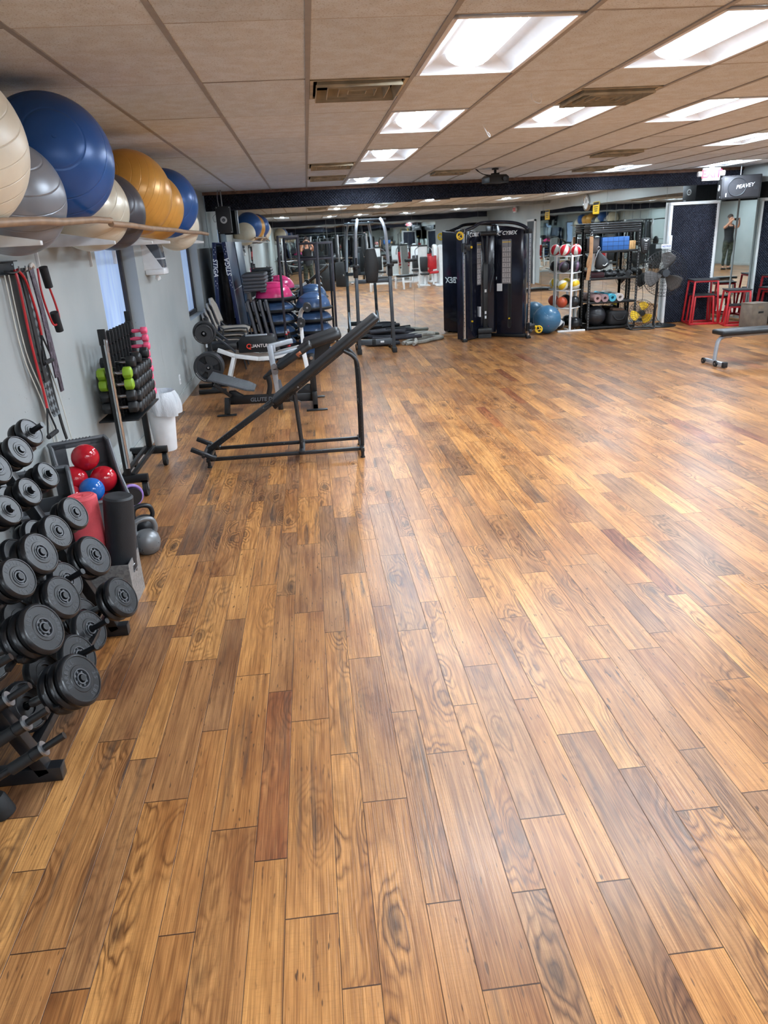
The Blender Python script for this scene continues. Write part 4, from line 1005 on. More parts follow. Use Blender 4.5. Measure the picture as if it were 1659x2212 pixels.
for y in (10.45, 10.8): MB().bar(P(-1.5, y, .78), P(-1.1, y, .42), .03, .03, .004).build('back_strut', DARK, qm)
b = MB(); b.box(P(-.42, 10.6, .50), (.24, .30, .03), None, .01); b.build('console', DARK, qm)

# ---------------------------------------------------------------- stacked chairs
TAUPE = M('taupe_moulded_plastic', (178, 170, 160), .42, 0, .08)
def chair(dx, dz, lab):
    """moulded chair facing +X; origin on the floor under the seat centre"""
    t = thing('stacking_chair', lab, 'chair', (-1.29+dx, 11.72, dz), 0, 'stacked taupe chairs by the second window')
    def fn(a, c_):
        x_, y_ = (a-.5)*.44, (c_-.5)*.44; e = 1-max(0, (abs(a-.5)*2)**6); e2 = 1-max(0, (abs(c_-.5)*2)**6)
        return (x_*(.92+.08*e2), y_*(.92+.08*e), .44-.02*math.sin(a*PI)*math.sin(c_*PI)-.03*(1-e2)+(-.045*max(0, a-.8)/.2))
    b = MB(); b.grid(fn, 12, 12); o = b.build('seat', TAUPE, t); o.modifiers.new('thick', 'SOLIDIFY').thickness = .034
    def fb(a, c_):
        y_ = (a-.5)*.42*(1-.12*max(0, c_-.6)); z_ = .50+.36*c_; cor = (abs(a-.5)*2)**5*max(0, c_-.7)*.25
        return (-.22-.10*c_-.03*(1-(a-.5)**2*4), y_, z_-cor)
    b = MB(); b.grid(fb, 12, 10); o = b.build('backrest', TAUPE, t); o.modifiers.new('thick', 'SOLIDIFY').thickness = .03
    for s_ in (-1, 1):
        MB().tube(bez([(.25, s_*.235, .01), (.20, s_*.23, .36), (.16, s_*.225, .415), (-.12, s_*.22, .415), (-.17, s_*.225, .36), (-.25, s_*.235, .01)], 5), .011, 8).build('leg_frame', DARK, t)
        MB().tube(bez([(-.15, s_*.215, .41), (-.235, s_*.20, .50), (-.31, s_*.17, .78)], 5), .010, 8).build('back_frame', DARK, t)
    return t
for k, nm in enumerate(('lowest', 'second lowest', 'second highest', 'topmost')):
    chair(.045*k-.04, .072*k, f'taupe chair of the stack behind the weight plates, {nm} in the stack')

# ---------------------------------------------------------------- folded table tennis table
NAVY = M('navy_table_frame', (22, 34, 72), .42, .1, .1); TOPB = M('blue_grey_table_top', (66, 84, 108), .3, 0, .06); DKP = M('dark_table_underside', (52, 48, 48), .22, 0, .2)
tt = thing('table_tennis_table', 'folded dark blue table tennis table standing upright in the left corner', 'table tennis table', (-1.36, 13.05, 0)); P = rel(tt)
for sx_, xt, xb in ((-1, -1.455, -1.545), (1, -1.265, -1.165)):
    a, c_ = Vector((xb, 0, .40)), Vector((xt, 0, 1.87)); d = c_-a
    m = frame_m(P((xt+xb)/2, 13.05, (.40+1.87)/2), (0, 1, 0), d)
    nx = -1 if m.col[2].x*sx_ < 0 else 1
    h_ = MB().box((0, 0, 0), (1.42, d.length, .02), m, .003).build('table_half', TOPB, tt)
    b = MB()
    for s_ in (-1, 1): b.box((s_*.70, 0, -.022*nx), (.03, d.length, .055), m, .003)
    b.box((0, d.length/2-.015, -.022*nx), (1.4, .03, .055), m, .003); b.box((0, -d.length/2+.015, -.022*nx), (1.4, .03, .055), m, .003)
    b.build('apron', NAVY, h_)
    b = MB(); b.box((0, .0, .0115*nx), (1.42, .014, .001), m); b.box((-.69, 0, .0115*nx), (.02, d.length, .001), m); b.build('white_line', LETTER_W, h_)
    mt = frame_m(m @ Vector((-.7165, .36, -.02*nx)), d*(-1 if sx_ < 0 else 1), (1 if sx_ < 0 else -1, 0, 0))
    text('lettering', 'STIGA', .10, LETTER_W, h_, mt, .001, .2, .002)
    b = MB()
    for k in range(4):
        for s_ in (-1, 1): b.box((-.7165, .36+s_*(.20+.035*k), -.02*nx+(.012 if k % 2 else -.008)), (.002, .02-.003*k, .007), m)
    b.build('speckle_print', LETTER_W, h_)
MB().box(P(-1.36, 12.75, 1.02), (.13, .03, 1.40), None, .003).build('under_panel', DKP, tt)
b = MB(); b.box(P(-1.36, 12.733, 1.25), (.13, .004, .012)); b.box(P(-1.36, 12.733, 1.02), (.008, .004, 1.3)); b.build('panel_joint', BLACK, tt)
b = MB()
for y in (12.5, 13.6): b.bar(P(-1.60, y, .14), P(-1.10, y, .14), .05, .05); b.bar(P(-1.36, y, .14), P(-1.36, y, .6), .05, .05)
b.bar(P(-1.36, 12.5, .14), P(-1.36, 13.6, .14), .05, .05); b.build('undercarriage', NAVY, tt)
for x in (-1.58, -1.12):
    for y in (12.5, 13.6): MB().cyl(P(x-.015, y, .06), P(x+.015, y, .06), .06, None, 20).build('castor', RUBBER, tt)

# ---------------------------------------------------------------- aerobic step boards
STEP = M('grey_step_board', (78, 79, 84), .5, 0, .08, bump=.15)
def step_board(lab, grp):
    t = thing('step_board', lab, 'step board', (0, 0, 0), 0, grp); b = MB()
    b.box((0, 0, .045), (.375, .90, .055), None, .026, 3)
    for s_ in (-1, 1):
        for e in (-1, 1): b.box((s_*.13, e*.36, .012), (.09, .13, .03), None, .01)
    b.build('platform', STEP, t)
    MB().box((0, 0, .074), (.32, .82, .004), None, .002).build('mat_top', RUBBER, t)
    return t
GS = 'grey step boards by the mirror'
s0 = step_board('flat grey step board, topmost of the flat stack left of the pink dome', GS)
nmst = ['lowest', 'second lowest', 'middle', 'second highest']
s0.location = (-.88, 12.72, 1.085+.054*4)
for k in range(4): dup(s0, (-.88+.006*(k % 2), 12.72, 1.085+.054*k), None, f'flat grey step board, {nmst[k]} of the flat stack left of the pink dome')
for k in range(4):
    o = dup(s0, None, None, f'grey step board standing on end under the flat stack, {["leftmost", "second from left", "second from right", "rightmost"][k]}')
    ang = math.radians(-9.5)
    o.matrix_world = Matrix.Translation((-1.0+.098*k+.06, 12.42, .478)) @ Matrix.Rotation(ang, 4, 'Y') @ Matrix(((0, 0, 1, -.045), (1, 0, 0, 0), (0, 1.12, 0, 0), (0, 0, 0, 1)))

# ---------------------------------------------------------------- dome balance trainers
PINK = M('hot_pink_dome', (222, 56, 120), .25, 0, .06); DOME = M('blue_dome', (64, 88, 124), .24, 0, .08)
def dome(lab, mat, p, h, grp, r=.315):
    t = thing('balance_dome', lab, 'balance trainer', p, 0, grp)
    MB().lathe([(0, 0), (r*.98, 0), (r*1.04, .012), (r*1.05, .035), (r*1.02, .05), (r*.9, .052), (0, .052)], None, 48).build('platform', RUBBER, t)
    pr = [(r*.96*math.cos(a), .05+h*math.sin(a)) for a in [PI/2*k/12 for k in range(12)]]+[(0, .05+h)]
    o = MB().lathe(pr, None, 48).build('dome', mat, t)
    b = MB()
    for f in (.45, .78): b.torus((0, 0, .05+h*math.sqrt(1-(f*.99)**2)), r*.96*f, .004, (0, 0, 1), 40, 6)
    b.build('ridge', mat, o)
    for a in (25, 205): MB().box((r*1.06, 0, .025), (.03, .12, .02), R('Z', a), .006).build('handle', RUBBER, t)
    return t
cnt = ['lowest', 'second lowest', 'third lowest', 'third highest', 'second highest']
for k in range(5): dome(f'blue dome trainer under the pink one, {cnt[k]} of that stack', DOME, (-.60, 12.62, .187*k), .134, 'dome trainers in the left stack')
dome('pink dome trainer on top of the left dome stack', PINK, (-.60, 12.62, .935), .245, 'dome trainers in the left stack')
cnt = ['lowest', 'second lowest', 'middle', 'second highest']
for k in range(4): dome(f'blue dome trainer of the right stack by the mirror, {cnt[k]}', DOME, (.03, 12.62, .187*k), .134, 'dome trainers in the right stack', .30)
dome('topmost blue dome trainer of the right stack behind the roller arm', DOME, (.03, 12.62, .748), .235, 'dome trainers in the right stack', .30)

# ---------------------------------------------------------------- dark upright frame around the domes
dfm = thing('bar_stand', 'tall dark upright bar frame standing in front of the dome stacks', 'metal frame', (-.15, 12.1, 0)); P = rel(dfm)
DG = M('dark_purple_grey_metal', (52, 50, 58), .42, .3, .1)
for x, y, h_ in ((-.455, 12.16, 1.91), (-.164, 13.05, 1.93), (.14, 12.16, 1.79), (.40, 13.05, 1.80)):
    b = MB(); b.bar(P(x, y, 0), P(x+.02, y, h_), .04, .04, .003); b.build('post', DG, dfm)
def fb_(a, c_): MB().bar(P(*a), P(*c_), .035, .035, .003).build('cross_bar', DG, dfm)
fb_((-.435, 12.16, 1.90), (-.145, 13.05, 1.90)); fb_((.158, 12.16, 1.78), (.42, 13.05, 1.78)); fb_((-.148, 13.05, 1.78), (.415, 13.05, 1.78))
fb_((-.15, 13.05, 1.53), (.41, 13.05, 1.53)); fb_((-.44, 12.16, .06), (.14, 12.16, .06))

# ---------------------------------------------------------------- power tower
GUN = M('gunmetal_tube', (74, 80, 86), .36, .45, .1)
pt = thing('power_tower', 'gunmetal dip and pull-up tower with black back pad in front of the mirror', 'power tower', (1.03, 12.5, 0)); P = rel(pt)
for x in (.755, 1.315):
    s_ = -1 if x < 1 else 1
    MB().bar(P(x+s_*.012, 12.36, .05), P(x-s_*.01, 12.36, 1.42), .055, .06, .004).build('upright', GUN, pt)
    b = MB(); b.tube(bez([P(x-s_*.01, 12.40, 1.2), P(x-s_*.03, 12.40, 1.7), P(x-s_*.045, 12.42, 1.92), P(x-s_*.075, 12.52, 2.05), P(x-s_*.09, 12.64, 2.09)], 6), .025, 12, flat=(.026, .03)); b.build('upper_post', SILVER, pt)
    b = MB(); b.box(P(x+s_*.015, 12.33, .045), (.075, .13, .09), None, .008); b.build('front_foot', RUBBER, pt)
    b = MB(); b.bar(P(x+s_*.012, 12.34, .09), P(x+s_*.012, 12.93, .06), .055, .055, .004); b.bar(P(x+s_*.012, 12.42, .42), P(x+s_*.012, 12.8, .08), .04, .04, .003); b.build('base_rail', GUN, pt)
    b = MB(); b.box(P(x+s_*.012, 12.94, .045), (.07, .06, .09), None, .006); b.build('rear_foot', RUBBER, pt)
    b = MB(); b.box(P(x-s_*.005, 12.24, 1.40), (.10, .26, .055), None, .02); b.build('forearm_pad', VINYL, pt)
    b = MB(); b.cyl(P(x-s_*.005, 12.13, 1.42), P(x-s_*.005, 12.13, 1.53), .016, None, 12); b.bar(P(x-s_*.005, 12.10, 1.37), P(x-s_*.005, 12.38, 1.36), .04, .03); b.build('dip_handle', RUBBER, pt)
    b = MB(); b.box(P(x, 12.36, 1.30), (.075, .08, .16), None, .004); b.build('collar', BLACK, pt)
    b = MB(); b.cyl(P(x+s_*.05, 12.36, 1.14), P(x+s_*.075, 12.36, 1.14), .018, None, 12); b.build('knob', CHROME, pt)
b = MB(); b.bar(P(.76, 12.38, 1.155), P(1.31, 12.38, 1.155), .05, .06, .004); b.build('cross_bar', GUN, pt)
b = MB(); b.bar(P(.76, 12.36, .185), P(1.31, 12.36, .185), .05, .085, .004); o = b.build('base_bar', GUN, pt)
b = MB(); b.box(P(.99, 12.355, .185), (.06, .058, .09), None, .002); b.build('clamp', RUBBER, o); b = MB(); b.box(P(1.13, 12.331, .185), (.06, .002, .03)); b.build('label', LETTER_W, o)
b = MB(); b.bar(P(.75, 12.66, 2.09), P(1.32, 12.66, 2.09), .03, .03, .006); b.build('pull_up_bar', GUN, pt)
bp = [(-.085, -.26), (.085, -.26), (.10, -.2), (.122, .02), (.075, .24), (.06, .26), (-.06, .26), (-.075, .24), (-.122, .02), (-.10, -.2)]
b = MB(); b.prism(bp, .06, Matrix(((1, 0, 0, 1.01-1.03), (0, 0, -1, 12.34-12.5), (0, 1, 0, 1.40), (0, 0, 0, 1))), .016); b.build('back_pad', VINYL, pt)
b = MB(); b.bar(P(1.01, 12.40, 1.15), P(1.01, 12.40, 1.55), .05, .04); b.build('pad_post', GUN, pt)

# ---------------------------------------------------------------- battle ropes
ROPEK = M('black_rope_sleeve', (34, 34, 42), .75, 0, .2, bump=.4, bscale=90); ROPEG = M('grey_rope', (150, 148, 140), .8, 0, .12, bump=.4, bscale=90)
def rope(lab, pts, r, mat, grp):
    t = thing('battle_rope', lab, 'rope', pts[0], 0, grp); P0_ = Vector(pts[0])
    MB().tube(bez([Vector(p)-P0_ for p in pts], 6), r, 10).build('rope', mat, t)
    return t
random.seed(3)
def snake(x0, x1, y0, y1, n, z, r, seed):
    rnd = random.Random(seed); pts = []
    for k in range(n):
        t = k/(n-1); s_ = k % 2
        pts.append(((x0 if s_ else x1)+rnd.uniform(-.06, .06), y0+(y1-y0)*t, z+r+rnd.uniform(0, .03)))
        pts.append(((x0+x1)/2+rnd.uniform(-.1, .1), y0+(y1-y0)*(t+.5/(n-1)), z+r+rnd.uniform(0, .05)))
    return pts
rope('black battle rope coiled behind the power tower foot, lower coil', snake(.92, 1.55, 13.04, 13.55, 6, 0, .032, 1), .032, ROPEK, 'battle ropes on the floor')
rope('black battle rope lying on the lower coil with ends toward the grey rope', snake(1.0, 1.85, 13.08, 13.6, 5, .085, .032, 2), .032, ROPEK, 'battle ropes on the floor')
rope('third black battle rope topmost of the coil under the tower', snake(1.0, 1.6, 13.1, 13.5, 4, .175, .03, 5), .03, ROPEK, 'battle ropes on the floor')
g1 = rope('light grey battle rope looped on the floor right of the power tower', [(1.62, 13.02, .033), (1.80, 13.10, .035), (1.98, 13.2, .033), (2.12, 13.38, .034), (2.30, 13.5, .033), (2.36, 13.62, .034), (2.2, 13.68, .036), (2.02, 13.52, .05), (1.86, 13.4, .06), (1.74, 13.3, .05), (1.62, 13.12, .05), (1.56, 13.05, .035)], .033, ROPEG, 'battle ropes on the floor')
MB().cyl((.49, .38, 0), (.55, .41, 0), .0355, None, 16).build('red_sleeve', M('dark_red_tape', (118, 34, 38), .6), g1)
rope('second grey battle rope winding over the first beside the mirror', [(1.73, 12.88, .036), (1.79, 13.0, .06), (1.80, 13.2, .125), (1.95, 13.36, .13), (2.06, 13.5, .125), (2.18, 13.46, .125), (2.1, 13.6, .13), (1.9, 13.56, .14), (1.72, 13.42, .13)], .033, ROPEG, 'battle ropes on the floor')

# ================================================================ BACK RIGHT
# ---------------------------------------------------------------- dual pulley machine
CYB = NT('dark_navy_shroud'); CYB.b.inputs['Base Color'].default_value = srgb(24, 26, 38); CYB.b.inputs['Roughness'].default_value = .16; CYB = CYB.m
cm = thing('cable_machine', 'large dark navy dual cable machine standing before the mirror', 'cable machine', (3.2, 13.25, 0)); P = rel(cm)
def cabinet(A_, B_, z1, name, thick=.20):
    """shroud standing over the floor segment A-B, front face on the camera side, rounded top"""
    a, c_ = Vector((*A_, 0)), Vector((*B_, 0)); d = (c_-a); W_ = d.length; m = frame_m(P(a.x, a.y, .03), d, (0, 0, 1))
    pts = [(0, 0), (W_, 0), (W_, z1-.12)]+[(W_-W_*t/8, z1-.12+.09*math.sin(PI/2*t/8)**.8) for t in range(1, 8)]+[(0, z1-.02)]
    o = MB().prism(pts, -thick, m, .008).build(name, CYB, cm)
    return o, m, W_
cl, ml, wl = cabinet((2.72, 13.03), (3.07, 13.48), 1.86, 'cabinet')
cr, mr, wr = cabinet((3.34, 13.42), (3.745, 13.14), 1.90, 'cabinet')
def on(m, x, z, dz=.002): return m @ Vector((x, z, dz))
for o, m, W_, tx, px, pw_, z0, z1, sx_ in ((cl, ml, wl, .30, .40, .17, .90, 1.62, .16), (cr, mr, wr, .20, .10, .17, .90, 1.64, .25)):
    X_, Z_ = m.col[0].xyz, Vector((0, 0, 1))
    text('lettering', 'CYBEX', .085, LETTER_W, o, frame_m(on(m, tx+.03, 1.745, .003), X_, Z_), .0015, .25, .002)
    b = MB(); mm = frame_m(on(m, tx-.145, 1.745, .003), X_, Z_); b.torus((0, 0, 0), .03, .006, (0, 0, 1), 20, 6, 4.6, .6); b.tube([(-.05, -.012, 0), (-.01, .035, 0), (.05, .04, 0)], .005, 6)
    bmesh.ops.transform(b.b, matrix=mm, verts=b.b.verts); b.build('logo', LETTER_W, o)
    # slot with weight pin, exercise placard
    b = MB(); s_ = .03
    pts = [(s_*math.cos(a)+sx_, .13+s_+s_*math.sin(a)) for a in [PI+PI*k/8 for k in range(9)]]+[(s_*math.cos(a)+sx_, 1.62+s_*math.sin(a)) for a in [PI*k/8 for k in range(9)]]
    b.prism(pts, .003, m @ T(0, 0, .0005)); b.build('slot', BLACK, o)
    b = MB(); b.tube([m @ Vector((x_, z_, .004)) for x_, z_ in pts], .004, 6, closed=True); b.build('slot_rim', DARK, o)
    b = MB(); b.cyl(on(m, sx_, .30, .0), on(m, sx_, .30, .03), .014, None, 14); b.build('weight_pin', YELLOW, o)
    b = MB(); x0 = px
    b.box((x0+pw_/2, (z0+z1)/2, .003), (pw_, z1-z0, .004), m, .001); pc = b.build('placard', M('placard_grey', (126, 124, 126), .5, 0, .03), o)
    b = MB()
    for r_ in range(7):
        for c2 in range(2): b.box((x0+pw_*(.27+.46*c2), z0+.055+r_*.087, .006), (pw_*.40, .07, .002), m)
    b.build('drawing', M('placard_picture', (188, 186, 186), .5, 0, .25, scale=90), pc)
    b = MB(); b.box((x0+pw_/2, z1-.04, .006), (pw_*.9, .012, .002), m); b.build('stripe', YELLOW, pc)
    b = MB()
    for r_ in range(7):
        for c2 in range(2):
            cxp = x0+pw_*(.27+.46*c2); zp = z0+.055+r_*.087
            b.tube([m @ Vector((cxp, zp+.02, .008)), m @ Vector((cxp, zp-.005, .008)), m @ Vector((cxp+.012, zp-.025, .008))], .003, 4); b.tube([m @ Vector((cxp-.016, zp+.006, .008)), m @ Vector((cxp+.016, zp+.012, .008))], .003, 4)
    b.build('figure_print', LETTER_G, pc)
    # big logo on the back face, seen in the mirror
    mb_ = frame_m(m @ Vector((W_*.55, .95, -.203)), -X_, Z_); text('lettering', 'CYBEX', .15, LETTER_W, o, mb_, .001, .2, .003)
b = MB(); b.box((wr*.12, .84, .004), (.10, .13, .003), mr); b.build('label', LETTER_W, cr)
for x, y, z1 in ((2.66, 12.985, 1.88), (3.80, 12.94, 1.83)):
    MB().cyl(P(x, y, .03), P(x, y, z1), .026, None, 20).build('guide_post', CHROME, cm)
    b = MB()
    for k in range(22): b.cyl(P(x-.005, y-.0262, .2+.07*k), P(x-.005, y-.0275, .2+.07*k), .006, None, 10)
    b.build('hole', BLACK, cm)
    b = MB(); b.cyl(P(x, y, 0), P(x, y, .03), .05, None, 20); b.box(P(x, y+.12, .03), (.06, .3, .05), None, .004); b.build('foot', BLACK, cm)
    b = MB(); b.box(P(x, y+.1, z1-.04), (.07, .26, .08), None, .01); b.build('post_head', BLACK, cm)
for x, y, z in ((2.66, 12.985, 1.58), (3.80, 12.94, .20)):
    b = MB(); b.cyl(P(x, y, z-.07), P(x, y, z+.07), .045, None, 16); b.box(P(x+.06, y-.02, z), (.10, .06, .10), None, .01); b.build('carriage', BLACK, cm)
    b = MB(); b.cyl(P(x-.015, y-.09, z+.03), P(x+.02, y-.09, z+.03), .05, None, 20); b.cyl(P(x-.015, y-.09, z-.06), P(x+.02, y-.09, z-.06), .045, None, 20); b.build('pulley', DARK, cm)
    b = MB(); b.cyl(P(x+.11, y-.03, z), P(x+.13, y-.05, z), .02, None, 14); b.build('pull_knob', YELLOW, cm)
b = MB(); b.tube(bez([P(2.68, 13.06, 1.84), P(2.86, 13.10, 1.90), P(3.0, 13.16, 1.955), P(3.3, 13.18, 1.96), P(3.55, 13.12, 1.935), P(3.70, 13.04, 1.88), P(3.80, 12.98, 1.80)], 8), .028, 12); b.build('pull_up_arch', CYB, cm)
b = MB(); b.box(P(3.2, 13.55, .95), (.30, .14, 1.75), None, .01); b.build('centre_column', CYB, cm)
b = MB(); b.bar(P(3.14, 13.45, .10), P(3.14, 13.45, 1.3), .08, .05); b.build('centre_post', BLACK, cm)
b = MB(); b.box(P(3.10, 13.36, .13), (.27, .14, .10), None, .025); b.box(P(3.10, 13.36, .04), (.24, .10, .07)); b.build('step', VINYL, cm)
b = MB(); b.box(P(3.14, 13.423, .82), (.035, .004, .05)); b.box(P(3.14, 13.423, .44), (.03, .004, .05)); b.box(P(3.14, 13.423, .36), (.03, .004, .05)); b.box(P(3.02, 13.43, .46), (.07, .004, .18)); b.build('label', LETTER_W, cm)
b = MB(); b.bar(P(2.66, 13.1, .03), P(3.2, 13.6, .03), .08, .05); b.bar(P(3.80, 13.06, .03), P(3.2, 13.6, .03), .08, .05); b.build('base_frame', BLACK, cm)
b = MB(); b.tube(bez([P(3.24, 13.36, 1.30), P(3.27, 13.34, 1.15), P(3.22, 13.33, .95), P(3.2, 13.33, .80)], 5), .008, 6); b.tube(bez([P(3.05, 13.36, 1.8), P(3.08, 13.34, 1.5), P(3.1, 13.36, 1.3)], 5), .008, 6); b.tube(bez([P(3.16, 13.36, 1.8), P(3.14, 13.34, 1.55), P(3.16, 13.36, 1.28)], 5), .02, 8); b.build('cable', DARK, cm)
b = MB(); b.cyl(P(3.03, 13.34, 1.78), P(3.30, 13.34, 1.78), .035, None, 14); b.build('cable_bar', VINYL, cm)
b = MB()
for dx in (-.03, 0, .03): b.cyl(P(3.80+dx, 13.0, .2), P(3.80+dx, 13.0, 1.75), .004, None, 6)
b.build('steel_cable', STEEL, cm)
def dhandle(lab, p, tilt):
    t = thing('stirrup', lab, 'stirrup handle', p, 0, 'yellow handles of the cable machine'); t.rotation_euler = tilt
    b = MB(); b.torus((0, 0, 0), .058, .012, (0, 1, 0), 24, 8); b.tube([(-.055, 0, .02), (0, 0, .05), (.055, 0, .02)], .011, 8); b.tube([(0, 0, .055), (-.015, 0, -.05)], .009, 8); b.tube([(-.035, 0, -.03), (.05, 0, -.015)], .009, 8); b.build('grip_ring', YELLOW, t)
    b = MB(); b.tube(bez([(0, 0, .05), (.03, 0, .10), (.0, 0, .13)], 4), .006, 6); b.build('clip', STEEL, t)
    return t
dhandle('yellow cable handle hanging high at the left post of the cable machine', (2.585, 12.92, 1.77), (0, .7, .3))
dhandle('yellow cable handle lying low at the right post by the blue ball', (4.00, 12.98, .14), (0, -1.9, -.2))

# ---------------------------------------------------------------- blue ball, ball tree
o = MB().sph((0, 0, 0), .252, 56, 40).build('exercise_ball', ballmat('steel_blue_ball', (62, 108, 140), .3, 36), None, (4.285, 13.42, .252), 80); o.rotation_euler = (.5, .4, 0)
tag(o, 'steel blue exercise ball on the floor right of the cable machine', 'exercise ball'); MB().sph((.0, -.2495, .02), .012, 12, 8, (1, .3, 1)).build('plug', M('dull_pink_plug', (150, 80, 120), .5), o)
bt = thing('ball_tree', 'white corner rack holding balls on four tiers by the mirror', 'ball rack', (4.76, 13.62, 0)); P = rel(bt)
W_ = WHITE
b = MB(); b.bar(P(4.74, 13.47, 0), P(4.74, 13.47, 1.345), .036, .036, .003); b.build('front_post', W_, bt)
for x in (4.56, 4.96): b = MB(); b.cyl(P(x, 13.80, 0), P(x, 13.80, 1.33), .014, None, 12); b.build('rear_post', W_, bt)
b = MB(); b.bar(P(4.50, 13.44, .015), P(5.02, 13.44, .015), .05, .03); b.bar(P(4.74, 13.44, .015), P(4.76, 13.82, .015), .04, .03); b.build('base', W_, bt)
for z in (.41, .72, 1.03, 1.32):
    b = MB(); b.bar(P(4.74, 13.47, z), P(4.52, 13.62, z+.012), .022, .016); b.bar(P(4.74, 13.47, z), P(4.97, 13.62, z+.012), .022, .016); b.bar(P(4.52, 13.62, z+.012), P(4.56, 13.80, z+.01), .014, .014); b.bar(P(4.97, 13.62, z+.012), P(4.96, 13.80, z+.01), .014, .014)
    b.bar(P(4.54, 13.74, z), P(4.97, 13.74, z), .014, .014); b.build('tier', W_, bt)
def stripes(name, a, c_, n, rough=.35, th=.5):
    q = NT(name); o_ = q.obj(); s_ = q.n('SeparateXYZ'); q.set(s_.inputs[0], o_)
    f = q.math('PINGPONG', q.math('MULTIPLY', q.math('ARCTAN2', s_.outputs[1], s_.outputs[0]), n/PI), 1.0)
    q.set(q.b.inputs['Base Color'], q.mix(q.math('GREATER_THAN', f, th), srgb(*a), srgb(*c_))); q.b.inputs['Roughness'].default_value = rough
    q.bump(q.mapr(q.math('ABSOLUTE', q.math('SUBTRACT', f, th)), 0, .06, -1, 0), .5, .003)
    return q.m
RW = stripes('red_white_ball', (206, 34, 50), (232, 228, 220), 4); BKM = stripes('black_mauve_ball', (40, 38, 42), (112, 82, 108), 3, .45, .8); YW = stripes('yellow_white_ball', (232, 190, 40), (232, 230, 214), 3)
ORB = M('orange_red_ball', (186, 76, 44), .45, 0, .1, bump=.2); BKB = M('black_leather_ball', (32, 32, 34), .32, 0, .1); WBB = stripes('white_black_ball', (224, 226, 226), (30, 30, 34), 2, .35, .62)
def sball(p, r, mat, lab, rot):
    o = MB().sph((0, 0, 0), r, 32, 22).build('exercise_ball' if r > .15 else 'ball', mat, None, p, 80); o.rotation_euler = rot
    tag(o, lab, 'ball', 'balls on the white rack'); b = MB(); b.cyl((0, 0, r-.001), (0, 0, r+.001), .006, None, 8); b.build('valve', RUBBER, o)
sball((4.63, 13.60, 1.43), .098, RW, 'left red and white striped ball on the top tier of the white rack', (.3, .25, .9)); sball((4.85, 13.60, 1.43), .098, RW, 'right red and white striped ball on the top tier of the white rack', (.5, -.5, .3))
sball((4.63, 13.60, 1.141), .098, BKM, 'left black ball with mauve stripe on the second tier', (.3, .3, .5)); sball((4.86, 13.60, 1.141), .098, BKM, 'right black ball with mauve stripe on the second tier', (.2, -.2, 1.5))
sball((4.63, 13.60, .828), .095, YW, 'left yellow and white ball on the third tier', (.9, .5, .3)); sball((4.85, 13.60, .828), .095, YW, 'right yellow and white ball on the third tier', (.6, 1.2, .6))
sball((4.62, 13.60, .522), .10, ORB, 'orange red ball on the lowest tier of the white rack', (.3, .3, 0))
sball((4.86, 13.60, .522), .10, BKB, 'black ball right of the orange one on the lowest tier', (.3, .3, 0))
sball((4.60, 13.66, .13), .10, WBB, 'white and black ball on the base of the white rack', (1.2, .3, .5)); sball((4.90, 13.62, .135), .105, BKB, 'shiny black ball on the base right of the white and black one', (.2, .8, 0))

# ---------------------------------------------------------------- black slotted shelving
su = thing('shelving_unit', 'black slotted steel shelving full of gear in front of the mirror', 'shelving unit', (5.5, 13.6, 0)); P = rel(su)
SX0, SX1, SY0, SY1 = 5.06, 5.98, 13.45, 13.80
for x, y, z1 in ((SX0, SY0, 1.76), (SX1, SY0, 1.76), (SX0, SY1, 1.76), (SX1, SY1, 1.76)):
    s_ = 1 if x == SX0 else -1; t_ = 1 if y == SY0 else -1
    b = MB(); b.box(P(x+s_*.018, y, z1/2), (.036, .003, z1)); b.box(P(x, y+t_*.018, z1/2), (.003, .036, z1)); po = b.build('post', BLACK, su)
    b = MB()
    b.box(P(x+s_*.018, y-.0022, .86), (.0005, .001, 1.7))
    for k in range(34): b.box(P(x+s_*.018, y-.0022, .06+.05*k), (.011, .001, .022))
    b.build('keyhole', M('slot_grey', (120, 124, 126), .5) if 'slot_grey' not in bpy.data.materials else bpy.data.materials['slot_grey'], po)
for z in (.05, .50, .92, 1.385, 1.715):
    b = MB(); b.box(P((SX0+SX1)/2, (SY0+SY1)/2, z-.008), (SX1-SX0, SY1-SY0, .012)); b.box(P((SX0+SX1)/2, SY0+.004, z-.015), (SX1-SX0, .012, .04), None, .002); b.box(P((SX0+SX1)/2, SY1-.004, z-.015), (SX1-SX0, .012, .04), None, .002); b.build('shelf', BLACK, su)
GM_ = 'rolled black mats on the top shelf'
for k in range(4):
    o = thing('folded_mat', f'black padded mat on the top shelf, {["lowest", "second lowest", "second highest", "topmost"][k]} of the pile', 'mat', (5.51, 13.62, 1.716+.0365*k), 0, 'black mats on the top shelf')
    MB().box((0, 0, .018), (.95, .30, .034), T(.01*(k % 2), 0, 0), .014, 3).build('mat', VINYL, o); MB().box((-.26+.04*k, 0, .018), (.012, .304, .0355), None, .002).build('strap', STEEL if k % 2 else RUBBER, o)
tub = thing('storage_cube', 'bright blue gridded foam block on the second shelf', 'foam block', (5.47, 13.56, 1.386)); BLUEF = M('bright_blue_panel', (40, 88, 148), .45, 0, .06)
MB().box((.06, 0, .115), (.50, .20, .225), None, .004).build('block', BLUEF, tub)
b = MB()
for k in range(1, 5): b.box((-.19+.10*k, -.101, .115), (.004, .002, .225))
for k in range(1, 3): b.box((.06, -.101, .075*k), (.5, .002, .004))
b.build('grid_line', BLACK, tub)
o = thing('storage_cube', 'dark brown box left of the blue block on the second shelf', 'box', (5.16, 13.60, 1.386)); MB().box((0, 0, .11), (.15, .22, .22), None, .004).build('box', M('dark_brown_card', (70, 62, 60), .6), o); MB().box((0, -.111, .20), (.15, .002, .01)).build('lid_edge', DARK, o)
